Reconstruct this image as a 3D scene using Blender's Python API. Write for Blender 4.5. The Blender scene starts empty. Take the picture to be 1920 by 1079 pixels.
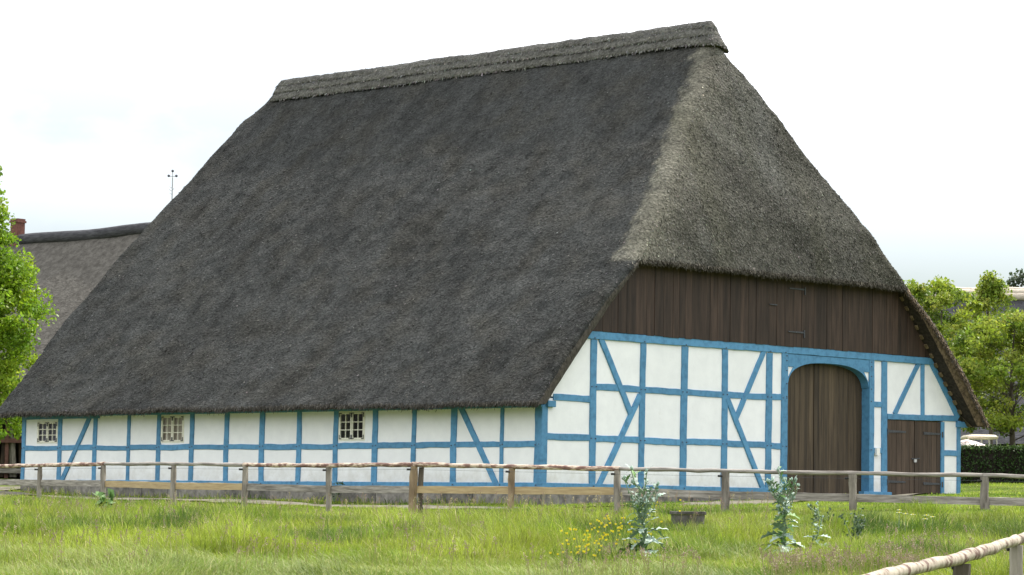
import bpy, math, random
import numpy as np
from mathutils import Vector, Matrix

random.seed(7)
rng = np.random.default_rng(11)
R = math.radians
SC = bpy.context.scene
COL = SC.collection

# ---------------------------------------------------------------- camera, sky, sun, exposure
CAM = np.array([46.7203, -48.3896, -0.5522])
YAW, PITCH, ROLL = -0.778712, 0.0758541, 0.0149871
Fv = np.array([math.sin(YAW) * math.cos(PITCH), math.cos(YAW) * math.cos(PITCH), math.sin(PITCH)])
Rv = np.array([math.cos(YAW), -math.sin(YAW), 0.0])
Uv = np.cross(Rv, Fv)
R2 = math.cos(ROLL) * Rv + math.sin(ROLL) * Uv
U2 = -math.sin(ROLL) * Rv + math.cos(ROLL) * Uv
cd = bpy.data.cameras.new("camera")
cam = bpy.data.objects.new("camera", cd)
COL.objects.link(cam)
cam.matrix_world = Matrix(((R2[0], U2[0], -Fv[0], CAM[0]), (R2[1], U2[1], -Fv[1], CAM[1]),
                           (R2[2], U2[2], -Fv[2], CAM[2]), (0, 0, 0, 1)))
cd.sensor_width = 36.0
cd.lens = 5500.0 / 1920.0 * 36.0
cd.clip_start = 1.0
cd.clip_end = 6000.0
SC.camera = cam

SUN = Vector((-0.02, 0.60, 0.80)).normalized()
w = bpy.data.worlds.new("World")
SC.world = w
w.use_nodes = True
nt = w.node_tree
nt.nodes.clear()
out = nt.nodes.new("ShaderNodeOutputWorld")
bg = nt.nodes.new("ShaderNodeBackground")
bg.inputs["Strength"].default_value = 0.065
sky = nt.nodes.new("ShaderNodeTexSky")
sky.sky_type = 'NISHITA'
sky.sun_disc = False
sky.sun_elevation = math.asin(SUN.z)
sky.sun_rotation = math.atan2(SUN.x, SUN.y)
tc = nt.nodes.new("ShaderNodeTexCoord")
mp = nt.nodes.new("ShaderNodeMapping")
mp.inputs["Scale"].default_value = (1.0, 1.0, 2.2)
mp.inputs["Location"].default_value = (0.35, 0.1, 0.0)
nz = nt.nodes.new("ShaderNodeTexNoise")
nz.inputs["Scale"].default_value = 5.0
nz.inputs["Detail"].default_value = 7.0
nz.inputs["Roughness"].default_value = 0.55
rp = nt.nodes.new("ShaderNodeValToRGB")
rp.color_ramp.elements[0].position = 0.27
rp.color_ramp.elements[0].color = (0.50, 0.50, 0.50, 1)
rp.color_ramp.elements[1].position = 0.46
rp.color_ramp.elements[1].color = (1, 1, 1, 1)
mx = nt.nodes.new("ShaderNodeMixRGB")
mx.inputs["Color2"].default_value = (21.4, 21.7, 22.5, 1)
nt.links.new(tc.outputs["Generated"], mp.inputs["Vector"])
nt.links.new(mp.outputs[0], nz.inputs["Vector"])
nt.links.new(nz.outputs["Fac"], rp.inputs["Fac"])
sx = nt.nodes.new("ShaderNodeSeparateXYZ")
nt.links.new(tc.outputs["Generated"], sx.inputs[0])
mr = nt.nodes.new("ShaderNodeMapRange")          # thin haze-blue gap between the cloud base and the horizon
mr.inputs["From Min"].default_value = 0.075; mr.inputs["From Max"].default_value = 0.17
mr.inputs["To Min"].default_value = 0.07; mr.inputs["To Max"].default_value = 1.0
nt.links.new(sx.outputs["Z"], mr.inputs["Value"])
mm = nt.nodes.new("ShaderNodeMath"); mm.operation = 'MULTIPLY'
nt.links.new(rp.outputs["Color"], mm.inputs[0]); nt.links.new(mr.outputs[0], mm.inputs[1])
nt.links.new(mm.outputs[0], mx.inputs["Fac"])
nt.links.new(sky.outputs[0], mx.inputs["Color1"])
nt.links.new(mx.outputs[0], bg.inputs["Color"])
nt.links.new(bg.outputs[0], out.inputs["Surface"])

sd = bpy.data.lights.new("sun", 'SUN')
sd.energy = 4.8
sd.angle = R(1.0)
sd.color = (1.0, 0.94, 0.85)
so = bpy.data.objects.new("sun", sd)
COL.objects.link(so)
so.location = (0, 30, 60)
so.rotation_euler = SUN.to_track_quat('Z', 'Y').to_euler()

SC.view_settings.view_transform = 'Standard'
SC.view_settings.look = 'None'
SC.view_settings.exposure = 0.6
SC.view_settings.gamma = 1.0
SC.view_settings.use_curve_mapping = False

# ---------------------------------------------------------------- helpers
def plan(u, d):
    """plan position u metres to the right and d metres ahead of the photographer's standpoint"""
    f = np.array([math.sin(YAW), math.cos(YAW)])
    r = np.array([math.cos(YAW), -math.sin(YAW)])
    p = CAM[:2] + np.multiply.outer(np.asarray(d, float), f) + np.multiply.outer(np.asarray(u, float), r)
    return p

def hash3(ix, iy, iz, seed):
    h = (ix * 374761393 + iy * 668265263 + iz * 2147483647 + seed * 974711) & 0xFFFFFFFF
    h = ((h ^ (h >> 13)) * 1274126177) & 0xFFFFFFFF
    h = ((h ^ (h >> 16)) * 2246822519) & 0xFFFFFFFF
    return ((h ^ (h >> 15)) & 0xFFFFFF) / float(0xFFFFFF)

def vnoise(p, seed=0):
    p = np.asarray(p, float)
    i = np.floor(p).astype(np.int64)
    f = p - i
    f = f * f * (3 - 2 * f)
    x, y, z = i[..., 0], i[..., 1], i[..., 2]
    r = 0
    for a in (0, 1):
        for b in (0, 1):
            for c in (0, 1):
                wgt = (f[..., 0] if a else 1 - f[..., 0]) * (f[..., 1] if b else 1 - f[..., 1]) * (f[..., 2] if c else 1 - f[..., 2])
                r = r + wgt * hash3(x + a, y + b, z + c, seed)
    return r

def fbm(p, seed=0, oct=4):
    p = np.asarray(p, float)
    s, a, t = 0, 1.0, 0
    for k in range(oct):
        s = s + a * vnoise(p * (2 ** k) + 13.7 * k, seed + k)
        t += a
        a *= 0.5
    return s / t

def mesh_np(name, verts, faces, mat, parent=None, smooth=False, col=None):
    """faces: (n,3) or (n,4) array or a list of index lists; col: per-vertex rgb"""
    me = bpy.data.meshes.new(name)
    verts = np.asarray(verts, np.float32)
    if isinstance(faces, np.ndarray):
        n, k = faces.shape
        me.vertices.add(len(verts))
        me.vertices.foreach_set("co", verts.ravel())
        me.loops.add(n * k)
        me.loops.foreach_set("vertex_index", faces.astype(np.int32).ravel())
        me.polygons.add(n)
        me.polygons.foreach_set("loop_start", np.arange(0, n * k, k, dtype=np.int32))
        me.update(calc_edges=True)
    else:
        me.from_pydata([tuple(map(float, v)) for v in verts], [], faces)
        me.update()
    if smooth:
        me.polygons.foreach_set("use_smooth", np.ones(len(me.polygons), bool))
    if col is not None:
        at = me.color_attributes.new("col", 'FLOAT_COLOR', 'POINT')
        c4 = np.ones((len(verts), 4), np.float32)
        c4[:, :3] = col
        at.data.foreach_set("color", c4.ravel())
    if mat:
        me.materials.append(mat)
    o = bpy.data.objects.new(name, me)
    COL.objects.link(o)
    if parent:
        o.parent = parent
    return o

def tag(o, label=None, cat=None, group=None, kind=None):
    if label: o["label"] = label
    if cat: o["category"] = cat
    if group: o["group"] = group
    if kind: o["kind"] = kind
    return o

def empty(name, loc, label, cat, group=None):
    o = bpy.data.objects.new(name, None)
    COL.objects.link(o)
    o.location = loc
    o.empty_display_size = 0.2
    return tag(o, label, cat, group)

class MB:
    """collects simple solids into one mesh"""
    def __init__(s): s.v, s.f = [], []
    def add(s, v, f):
        n = len(s.v)
        s.v += [tuple(map(float, q)) for q in v]
        s.f += [[i + n for i in q] for q in f]
        return s
    def box(s, lo, hi):
        x0, y0, z0 = lo; x1, y1, z1 = hi
        return s.add([(x0, y0, z0), (x1, y0, z0), (x1, y1, z0), (x0, y1, z0), (x0, y0, z1), (x1, y0, z1), (x1, y1, z1), (x0, y1, z1)],
                     [(0, 3, 2, 1), (4, 5, 6, 7), (0, 1, 5, 4), (1, 2, 6, 5), (2, 3, 7, 6), (3, 0, 4, 7)])
    def tube(s, pts, rad, n=7, jit=0.0):
        pts = [Vector(p) for p in pts]
        rings = []
        for i, p in enumerate(pts):
            t = (pts[min(i + 1, len(pts) - 1)] - pts[max(i - 1, 0)]).normalized()
            a = t.cross(Vector((0, 0, 1)))
            if a.length < 0.05: a = t.cross(Vector((1, 0, 0)))
            a.normalize(); b = t.cross(a)
            r = rad[i] if hasattr(rad, '__len__') else rad
            rings.append([p + (a * math.cos(2 * math.pi * k / n) + b * math.sin(2 * math.pi * k / n)) * r * (1 + random.uniform(-jit, jit)) for k in range(n)])
        v = [q for rr in rings for q in rr]
        f = []
        for i in range(len(rings) - 1):
            for k in range(n):
                f.append((i * n + k, i * n + (k + 1) % n, (i + 1) * n + (k + 1) % n, (i + 1) * n + k))
        f.append(tuple(range(n))[::-1]); f.append(tuple((len(rings) - 1) * n + k for k in range(n)))
        return s.add(v, f)
    def build(s, name, mat, parent=None, smooth=False):
        return mesh_np(name, s.v, s.f, mat, parent, smooth)

# ---------------------------------------------------------------- materials
def new_mat(name):
    m = bpy.data.materials.new(name)
    m.use_nodes = True
    t = m.node_tree
    return m, t, t.nodes["Principled BSDF"]

def mat_noise(name, c1, c2, scale=6.0, stretch=(1, 1, 1), rough=0.85, bump=0.2, bscale=None, objrand=0.0, lo=0.35, hi=0.65, c3=None, detail=6, spec=0.3, dist=0.02):
    m, t, b = new_mat(name)
    L = t.links
    tc = t.nodes.new("ShaderNodeTexCoord")
    oi = t.nodes.new("ShaderNodeObjectInfo")
    va = t.nodes.new("ShaderNodeVectorMath"); va.operation = 'MULTIPLY_ADD'
    va.inputs[1].default_value = (23, 41, 17)
    cmb = t.nodes.new("ShaderNodeCombineXYZ")
    for k in range(3): L.new(oi.outputs["Random"], cmb.inputs[k])
    L.new(cmb.outputs[0], va.inputs[0])
    L.new(tc.outputs["Object"], va.inputs[2])
    mp = t.nodes.new("ShaderNodeMapping"); mp.inputs["Scale"].default_value = stretch
    L.new(va.outputs[0], mp.inputs["Vector"])
    n = t.nodes.new("ShaderNodeTexNoise"); n.inputs["Scale"].default_value = scale; n.inputs["Detail"].default_value = detail
    n.inputs["Roughness"].default_value = 0.6
    L.new(mp.outputs[0], n.inputs["Vector"])
    r = t.nodes.new("ShaderNodeValToRGB")
    r.color_ramp.elements[0].position = lo; r.color_ramp.elements[0].color = (*c1, 1)
    r.color_ramp.elements[1].position = hi; r.color_ramp.elements[1].color = (*c2, 1)
    if c3:
        e = r.color_ramp.elements.new(min(0.95, hi + 0.12)); e.color = (*c3, 1)
    L.new(n.outputs["Fac"], r.inputs["Fac"])
    colr = r.outputs["Color"]
    if objrand:
        hs = t.nodes.new("ShaderNodeHueSaturation")
        mr = t.nodes.new("ShaderNodeMapRange")
        mr.inputs["To Min"].default_value = 1 - objrand; mr.inputs["To Max"].default_value = 1 + objrand
        L.new(oi.outputs["Random"], mr.inputs["Value"])
        L.new(mr.outputs[0], hs.inputs["Value"])
        L.new(colr, hs.inputs["Color"])
        colr = hs.outputs["Color"]
    L.new(colr, b.inputs["Base Color"])
    b.inputs["Roughness"].default_value = rough
    b.inputs["Specular IOR Level"].default_value = spec
    if bump:
        n2 = t.nodes.new("ShaderNodeTexNoise"); n2.inputs["Scale"].default_value = bscale or scale * 3; n2.inputs["Detail"].default_value = 5
        L.new(mp.outputs[0], n2.inputs["Vector"])
        bp = t.nodes.new("ShaderNodeBump"); bp.inputs["Strength"].default_value = bump; bp.inputs["Distance"].default_value = dist
        L.new(n2.outputs["Fac"], bp.inputs["Height"])
        L.new(bp.outputs[0], b.inputs["Normal"])
    return m

def mat_attr(name, transl=0.0, rough=0.8, bump=0.0, bscale=20.0, var=0.0, vscale=15.0, spec=0.2, stretch=(1, 1, 1), dist=0.03):
    m, t, b = new_mat(name)
    L = t.links
    a = t.nodes.new("ShaderNodeAttribute"); a.attribute_name = "col"
    c = a.outputs["Color"]
    tc = t.nodes.new("ShaderNodeTexCoord")
    mp = t.nodes.new("ShaderNodeMapping"); mp.inputs["Scale"].default_value = stretch
    L.new(tc.outputs["Object"], mp.inputs["Vector"])
    if var:
        n = t.nodes.new("ShaderNodeTexNoise"); n.inputs["Scale"].default_value = vscale; n.inputs["Detail"].default_value = 5
        n.inputs["Roughness"].default_value = 0.7
        L.new(mp.outputs[0], n.inputs["Vector"])
        mr = t.nodes.new("ShaderNodeMapRange"); mr.inputs["From Min"].default_value = 0.3; mr.inputs["From Max"].default_value = 0.7
        mr.inputs["To Min"].default_value = 1 - var; mr.inputs["To Max"].default_value = 1 + var
        L.new(n.outputs["Fac"], mr.inputs["Value"])
        ml = t.nodes.new("ShaderNodeVectorMath"); ml.operation = 'SCALE'
        L.new(c, ml.inputs[0]); L.new(mr.outputs[0], ml.inputs["Scale"])
        c = ml.outputs[0]
    L.new(c, b.inputs["Base Color"])
    b.inputs["Roughness"].default_value = rough
    b.inputs["Specular IOR Level"].default_value = spec
    if bump:
        n2 = t.nodes.new("ShaderNodeTexNoise"); n2.inputs["Scale"].default_value = bscale; n2.inputs["Detail"].default_value = 5
        L.new(mp.outputs[0], n2.inputs["Vector"])
        bp = t.nodes.new("ShaderNodeBump"); bp.inputs["Strength"].default_value = bump; bp.inputs["Distance"].default_value = dist
        L.new(n2.outputs["Fac"], bp.inputs["Height"])
        L.new(bp.outputs[0], b.inputs["Normal"])
    if transl:
        tr = t.nodes.new("ShaderNodeBsdfTranslucent")
        L.new(c, tr.inputs["Color"])
        ms = t.nodes.new("ShaderNodeMixShader"); ms.inputs[0].default_value = transl
        L.new(b.outputs[0], ms.inputs[1]); L.new(tr.outputs[0], ms.inputs[2])
        L.new(ms.outputs[0], t.nodes["Material Output"].inputs["Surface"])
    return m

M = {}
M['plaster'] = mat_noise('whitewashed_plaster', (0.73, 0.745, 0.76), (0.785, 0.80, 0.81), 3.0, rough=0.9, bump=0.18, bscale=14, objrand=0.02, dist=0.012)
M['blue'] = mat_noise('blue_paint', (0.048, 0.155, 0.275), (0.080, 0.238, 0.405), 7.0, rough=0.6, bump=0.5, bscale=40, lo=.28, hi=.55, objrand=0.10, dist=0.008)
M['board'] = mat_noise('brown_boards', (0.021, 0.0125, 0.009), (0.053, 0.033, 0.024), 9.0, (1, 1, 0.09), rough=0.65, bump=0.4, bscale=30, objrand=0.32, dist=0.006)
M['door'] = mat_noise('door_boards', (0.034, 0.0242, 0.0150), (0.080, 0.058, 0.035), 9.0, (1, 1, 0.08), rough=0.7, bump=0.4, bscale=30, objrand=0.28, dist=0.006)
M['side'] = mat_noise('side_door_boards', (0.037, 0.025, 0.0175), (0.079, 0.0535, 0.0375), 9.0, (1, 1, 0.08), rough=0.7, bump=0.4, bscale=30, objrand=0.25, dist=0.006)
M['iron'] = mat_noise('black_iron', (0.03, 0.032, 0.037), (0.065, 0.07, 0.08), 20, rough=0.5, bump=0.1)
M['steel'] = mat_noise('bright_steel', (0.4, 0.4, 0.4), (0.6, 0.6, 0.6), 20, rough=0.35, bump=0)
M['winwhite'] = mat_noise('cream_window_paint', (0.66, 0.65, 0.54), (0.76, 0.75, 0.65), 8, rough=0.6, bump=0.1)
M['stone'] = mat_noise('grey_foundation_stone', (0.10, 0.095, 0.085), (0.24, 0.225, 0.20), 5, rough=0.95, bump=0.6, bscale=14, objrand=0.22)
M['greywood'] = mat_noise('weathered_grey_wood', (0.115, 0.10, 0.085), (0.30, 0.27, 0.235), 7, (1, 1, 0.25), rough=0.9, bump=0.6, bscale=20, objrand=0.15)
M['greyrail'] = mat_noise('weathered_grey_rail', (0.14, 0.125, 0.11), (0.36, 0.33, 0.30), 7, (0.3, 0.3, 3), rough=0.9, bump=0.6, bscale=20, objrand=0.12)
M['bark'] = mat_noise('half_peeled_bark', (0.10, 0.055, 0.045), (0.22, 0.13, 0.105), 5.0, (1.0, 1.0, 3.0), rough=0.85, bump=0.5, bscale=14, lo=0.30, hi=0.47, c3=(0.56, 0.46, 0.36))
M['birch'] = mat_noise('peeled_pole', (0.10, 0.055, 0.04), (0.24, 0.20, 0.155), 6.0, (1.0, 1.0, 1.0), rough=0.8, bump=0.6, bscale=18, lo=0.40, hi=0.47, c3=(0.36, 0.32, 0.255))
M['yellow'] = mat_noise('fresh_sawn_wood', (0.32, 0.235, 0.13), (0.45, 0.345, 0.20), 6, (0.5, 0.5, 4), rough=0.8, bump=0.3, bscale=20)
M['splitpost'] = mat_noise('fresh_split_post', (0.14, 0.098, 0.062), (0.32, 0.24, 0.15), 5, (1, 1, 0.3), rough=0.85, bump=0.6, bscale=20)
M['black'] = mat_noise('black_plastic', (0.012, 0.012, 0.012), (0.02, 0.02, 0.02), 9, rough=0.5, bump=0)
M['thatch'] = mat_attr('thatch', rough=0.95, bump=1.0, bscale=15, var=0.60, vscale=13, spec=0.1, dist=0.07)
M['reed'] = mat_attr('thatch_reed_ends', rough=0.8, spec=0.25)
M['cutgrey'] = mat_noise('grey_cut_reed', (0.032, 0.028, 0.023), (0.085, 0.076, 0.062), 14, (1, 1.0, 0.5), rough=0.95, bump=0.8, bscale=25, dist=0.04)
M['cut'] = mat_noise('cut_reed', (0.06, 0.044, 0.030), (0.25, 0.185, 0.125), 14, (1, 1.0, 0.35), rough=0.95, bump=0.8, bscale=25, dist=0.04)
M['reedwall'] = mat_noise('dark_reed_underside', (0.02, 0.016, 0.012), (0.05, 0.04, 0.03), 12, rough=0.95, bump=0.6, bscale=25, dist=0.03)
M['lath'] = mat_noise('pale_lath', (0.10, 0.075, 0.04), (0.2, 0.15, 0.085), 8, rough=0.9, bump=0.2)
M['blade'] = mat_attr('grass_blades', transl=0.42, rough=0.55, spec=0.25)
M['leaf'] = mat_attr('tree_leaves', transl=0.5, rough=0.5, spec=0.3)
M['hedgeleaf'] = mat_attr('hedge_leaves', transl=0.15, rough=0.6, spec=0.2)
M['trunk'] = mat_noise('tree_bark', (0.035, 0.028, 0.02), (0.10, 0.085, 0.065), 8, (1, 1, 0.3), rough=0.95, bump=0.8, bscale=20)
M['ground'] = mat_noise('meadow_soil_and_turf', (0.055, 0.075, 0.014), (0.115, 0.15, 0.028), 0.9, rough=1.0, bump=0.8, bscale=14, dist=0.05, c3=(0.17, 0.18, 0.05), detail=9, spec=0.05)
M['sand'] = mat_noise('pale_sandy_path', (0.10, 0.095, 0.072), (0.18, 0.165, 0.13), 3, rough=1.0, bump=0.4, bscale=30, spec=0.1)
M['thistle'] = mat_noise('silver_green_leaf', (0.18, 0.265, 0.20), (0.31, 0.41, 0.345), 16, rough=0.55, bump=0.3, bscale=30, objrand=0.22, spec=0.45)
M['thistlegreen'] = mat_noise('fresh_green_leaf', (0.10, 0.20, 0.05), (0.16, 0.29, 0.08), 16, rough=0.55, bump=0.2, bscale=30, objrand=0.2)
M['herb'] = mat_noise('dark_herb_leaf', (0.03, 0.06, 0.025), (0.06, 0.105, 0.045), 16, rough=0.6, bump=0.2, objrand=0.2)
M['stem'] = mat_noise('pale_stem', (0.12, 0.18, 0.10), (0.2, 0.28, 0.17), 12, rough=0.6, bump=0)
M['yellowflower'] = mat_noise('yellow_petal', (0.75, 0.62, 0.02), (0.85, 0.74, 0.05), 12, rough=0.6, bump=0)
M['white'] = mat_noise('white_petal', (0.78, 0.78, 0.74), (0.85, 0.85, 0.82), 12, rough=0.6, bump=0)
M['concrete'] = mat_noise('weathered_concrete', (0.04, 0.037, 0.033), (0.125, 0.118, 0.105), 6, rough=0.95, bump=0.6, bscale=18)
M['brick'] = mat_noise('red_brick', (0.10, 0.045, 0.036), (0.17, 0.072, 0.056), 10, rough=0.9, bump=0.4)
M['farthatch'] = mat_noise('far_thatch', (0.070, 0.065, 0.058), (0.125, 0.117, 0.105), 4, rough=1.0, bump=0.9, bscale=9, dist=0.08, spec=0.05)
M['darkthatch'] = mat_noise('dark_far_thatch', (0.045, 0.045, 0.05), (0.085, 0.085, 0.092), 3, (1, 1, 4), rough=1.0, bump=0.7, bscale=9, dist=0.08, spec=0.05)
M['paleridge'] = mat_noise('pale_ridge_straw', (0.36, 0.31, 0.25), (0.56, 0.50, 0.42), 5, (1, 1, 5), rough=1.0, bump=0.7, bscale=9, dist=0.05)
M['cream'] = mat_noise('cream_house_wall', (0.55, 0.52, 0.30), (0.66, 0.63, 0.40), 3, rough=0.9, bump=0.2)
M['greenframe'] = mat_noise('pale_green_frame', (0.42, 0.47, 0.22), (0.5, 0.55, 0.28), 5, rough=0.6, bump=0)
M['shed'] = mat_noise('dark_shed_boards', (0.03, 0.02, 0.016), (0.10, 0.07, 0.05), 8, (1, 1, 0.15), rough=0.9, bump=0.4, objrand=0.45)
M['redbeam'] = mat_noise('red_brown_beam', (0.10, 0.05, 0.04), (0.16, 0.08, 0.065), 8, rough=0.8, bump=0.3)
M['carroof'] = mat_noise('beige_cart_roof', (0.66, 0.6, 0.47), (0.74, 0.68, 0.55), 5, rough=0.45, bump=0)
M['cartbody'] = mat_noise('pale_cart_body', (0.5, 0.5, 0.46), (0.6, 0.6, 0.56), 5, rough=0.4, bump=0)
M['cloth'] = mat_noise('white_pink_cloth', (0.75, 0.6, 0.6), (0.82, 0.78, 0.76), 3, rough=0.8, bump=0.2)
M['curtain'] = mat_noise('beige_curtain', (0.42, 0.36, 0.29), (0.58, 0.5, 0.41), 9, (1, 1, 0.2), rough=0.9, bump=0.3)
M['bluecurtain'] = mat_noise('dim_curtain', (0.12, 0.12, 0.16), (0.2, 0.19, 0.24), 9, (1, 1, 0.2), rough=0.9, bump=0.3)
M['yellowglint'] = mat_noise('painted_yellow_reflection', (0.8, 0.66, 0.34), (0.85, 0.72, 0.4), 9, rough=0.9, bump=0)  # colour of the reflected strip in the third window
M['interior'] = mat_noise('dark_interior', (0.012, 0.009, 0.008), (0.02, 0.015, 0.013), 3, rough=1, bump=0)
M['mast'] = mat_noise('grey_mast_metal', (0.3, 0.31, 0.33), (0.36, 0.37, 0.39), 5, rough=0.5, bump=0)
M['darkmast'] = mat_noise('dark_mast_fitting', (0.05, 0.05, 0.07), (0.08, 0.08, 0.1), 5, rough=0.5, bump=0)
M['boxwhite'] = mat_noise('white_plastic', (0.7, 0.7, 0.66), (0.76, 0.76, 0.72), 5, rough=0.5, bump=0)

def add_dirt(m):
    t = m.node_tree; L = t.links; b = t.nodes["Principled BSDF"]
    src = b.inputs["Base Color"].links[0].from_socket
    tc = t.nodes.new("ShaderNodeTexCoord"); sx = t.nodes.new("ShaderNodeSeparateXYZ"); L.new(tc.outputs["Object"], sx.inputs[0])
    n = t.nodes.new("ShaderNodeTexNoise"); n.inputs["Scale"].default_value = 3.5; n.inputs["Detail"].default_value = 8; n.inputs["Roughness"].default_value = .7
    L.new(tc.outputs["Object"], n.inputs["Vector"])
    r = t.nodes.new("ShaderNodeMapRange"); r.inputs["From Min"].default_value = .05; r.inputs["From Max"].default_value = .65; r.inputs["To Min"].default_value = .62; r.inputs["To Max"].default_value = .22
    L.new(sx.outputs["Z"], r.inputs["Value"])
    a = t.nodes.new("ShaderNodeMath"); a.operation = 'ADD'; L.new(n.outputs["Fac"], a.inputs[0]); L.new(r.outputs[0], a.inputs[1])
    c = t.nodes.new("ShaderNodeMapRange"); c.inputs["From Min"].default_value = .82; c.inputs["From Max"].default_value = 1.25; c.inputs["To Max"].default_value = .55
    L.new(a.outputs[0], c.inputs["Value"])
    x = t.nodes.new("ShaderNodeMixRGB"); x.inputs["Color2"].default_value = (.42, .40, .34, 1)
    L.new(c.outputs[0], x.inputs["Fac"]); L.new(src, x.inputs["Color1"]); L.new(x.outputs[0], b.inputs["Base Color"])
add_dirt(M['plaster'])

gm, gt, gb = new_mat('window_glass')
gtr = gt.nodes.new("ShaderNodeBsdfTransparent"); gtr.inputs[0].default_value = (0.82, 0.84, 0.86, 1)
ggl = gt.nodes.new("ShaderNodeBsdfGlossy"); ggl.inputs["Roughness"].default_value = 0.03
gfr = gt.nodes.new("ShaderNodeFresnel"); gfr.inputs["IOR"].default_value = 1.3
gms = gt.nodes.new("ShaderNodeMixShader")
gt.links.new(gfr.outputs[0], gms.inputs[0]); gt.links.new(gtr.outputs[0], gms.inputs[1]); gt.links.new(ggl.outputs[0], gms.inputs[2])
gt.links.new(gms.outputs[0], gt.nodes["Material Output"].inputs["Surface"])
M['glass'] = gm

# ---------------------------------------------------------------- terrain
_C = []
def _c(u, d, z):
    p = plan(u, d); _C.append((p[0], p[1], z))
for u in (-40, -15, 0, 15, 40):
    _c(u, -20, -2.2); _c(u, 0, -2.15); _c(u, 12, -2.1); _c(u, 22, -2.0)
for u in (-20, -8, 0, 8, 20):
    _c(u, 29, -1.77); _c(u, 40, -1.38); _c(u, 48, -1.02)
FENCE = [(-14.79, -4.92, 0.36), (-11.74, -5.43, 0.37), (-8.62, -5.88, 0.395), (-5.48, -6.3, 0.385), (-2.8, -6.47, 0.36), (0.01, -6.52, 0.345),
         (2.75, -6.63, 0.36), (5.25, -6.28, 0.325), (7.44, -5.53, 0.295), (9.41, -4.57, 0.28), (11.48, -3.22, 0.265), (13.61, -1.82, 0.25),
         (15.62, -0.27, 0.24), (17.7, 1.4, 0.23)]
for k, p in enumerate(FENCE):
    _C.append((p[0], p[1], [-.42, -.46, -.56, -.61, -.66, -.62, -.68, -.63, -.56, -.52, -.48, -.42, -.36, -.33][k]))
for x in (-19.9, -15, -10, -5, 0): _C.append((x, -1.0, [-.28, -.38, -.42, -.43, -.44][int((x + 20) / 5 + 0.02)]))
for y, z in ((0, -.42), (3, -.36), (6, -.28), (9, -.12), (12, -.06), (16.1, -.05)): _C.append((1.0, y, z))
for x, y in ((-10, 8), (-5, 12), (-15, 4), (-18, 14)): _C.append((x, y, -0.2))
for u, d, z in ((-16, 84, -0.12), (-17, 90, .02), (-18, 98, .25), (-28, 100, .3), (14, 88, .25), (15, 95, .50), (18, 105, .55), (26, 95, .55), (0, 110, .4), (-20, 130, .5), (20, 130, .7), (0, 150, .6), (-60, 120, .5), (60, 120, .7), (-60, 60, -.6), (60, 60, -.3), (-50, 20, -2.0), (50, 20, -2.0)):
    _c(u, d, z)
_C = np.array(_C)
def _phi(r2): return 0.5 * r2 * np.log(r2 + 1e-9)
_n = len(_C)
_A = np.zeros((_n + 3, _n + 3))
_A[:_n, :_n] = _phi(((_C[:, None, :2] - _C[None, :, :2]) ** 2).sum(-1)) + np.eye(_n) * 4.0
_A[:_n, _n] = 1; _A[:_n, _n + 1:] = _C[:, :2]; _A[_n:, :_n] = _A[:_n, _n:].T
_W = np.linalg.solve(_A, np.concatenate([_C[:, 2], np.zeros(3)]))
def terrain(x, y):
    x = np.asarray(x, float); y = np.asarray(y, float)
    sh = x.shape
    q = np.stack([x.ravel(), y.ravel()], 1)
    outz = np.empty(len(q))
    for s in range(0, len(q), 20000):
        b = q[s:s + 20000]
        outz[s:s + 20000] = _phi(((b[:, None, :] - _C[None, :, :2]) ** 2).sum(-1)) @ _W[:_n] + _W[_n] + b @ _W[_n + 1:]
    c0 = plan(0, 70)
    rad = np.hypot(q[:, 0] - c0[0], q[:, 1] - c0[1])
    k = np.clip((rad - 75) / 60, 0, 1); k = k * k * (3 - 2 * k)
    far = np.where((q - CAM[:2]) @ np.array([math.sin(YAW), math.cos(YAW)]) > 50, 0.5, -1.6)
    outz = np.clip(outz, -2.6, 1.6) * (1 - k) + far * k
    lump = (fbm(np.stack([q[:, 0] * .6, q[:, 1] * .6, q[:, 0] * 0], 1), 5, 3) - .5) * 0.20
    return (outz + lump * (1 - k)).reshape(sh)

def make_ground():
    def axis(lo, hi, c0, c1, step):
        a = list(np.arange(c0, c1 + .01, step))
        s, x = step, c1
        while x < hi: s *= 1.35; x += s; a.append(min(x, hi))
        s, x = step, c0
        while x > lo: s *= 1.35; x -= s; a.insert(0, max(x, lo))
        return np.array(a)
    us = axis(-2500, 2500, -24, 26, 0.5)
    ds = axis(-300, 3500, 18, 110, 0.5)
    U, D = np.meshgrid(us, ds)
    p = plan(U.ravel(), D.ravel())
    z = terrain(p[:, 0], p[:, 1])
    v = np.column_stack([p, z])
    nu, nd = len(us), len(ds)
    i = np.arange(nd - 1)[:, None] * nu + np.arange(nu - 1)[None, :]
    f = np.stack([i, i + 1, i + nu + 1, i + nu], -1).reshape(-1, 4)
    o = mesh_np('ground', v, f, M['ground'], smooth=True)
    tag(o, kind='structure')
make_ground()

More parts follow.
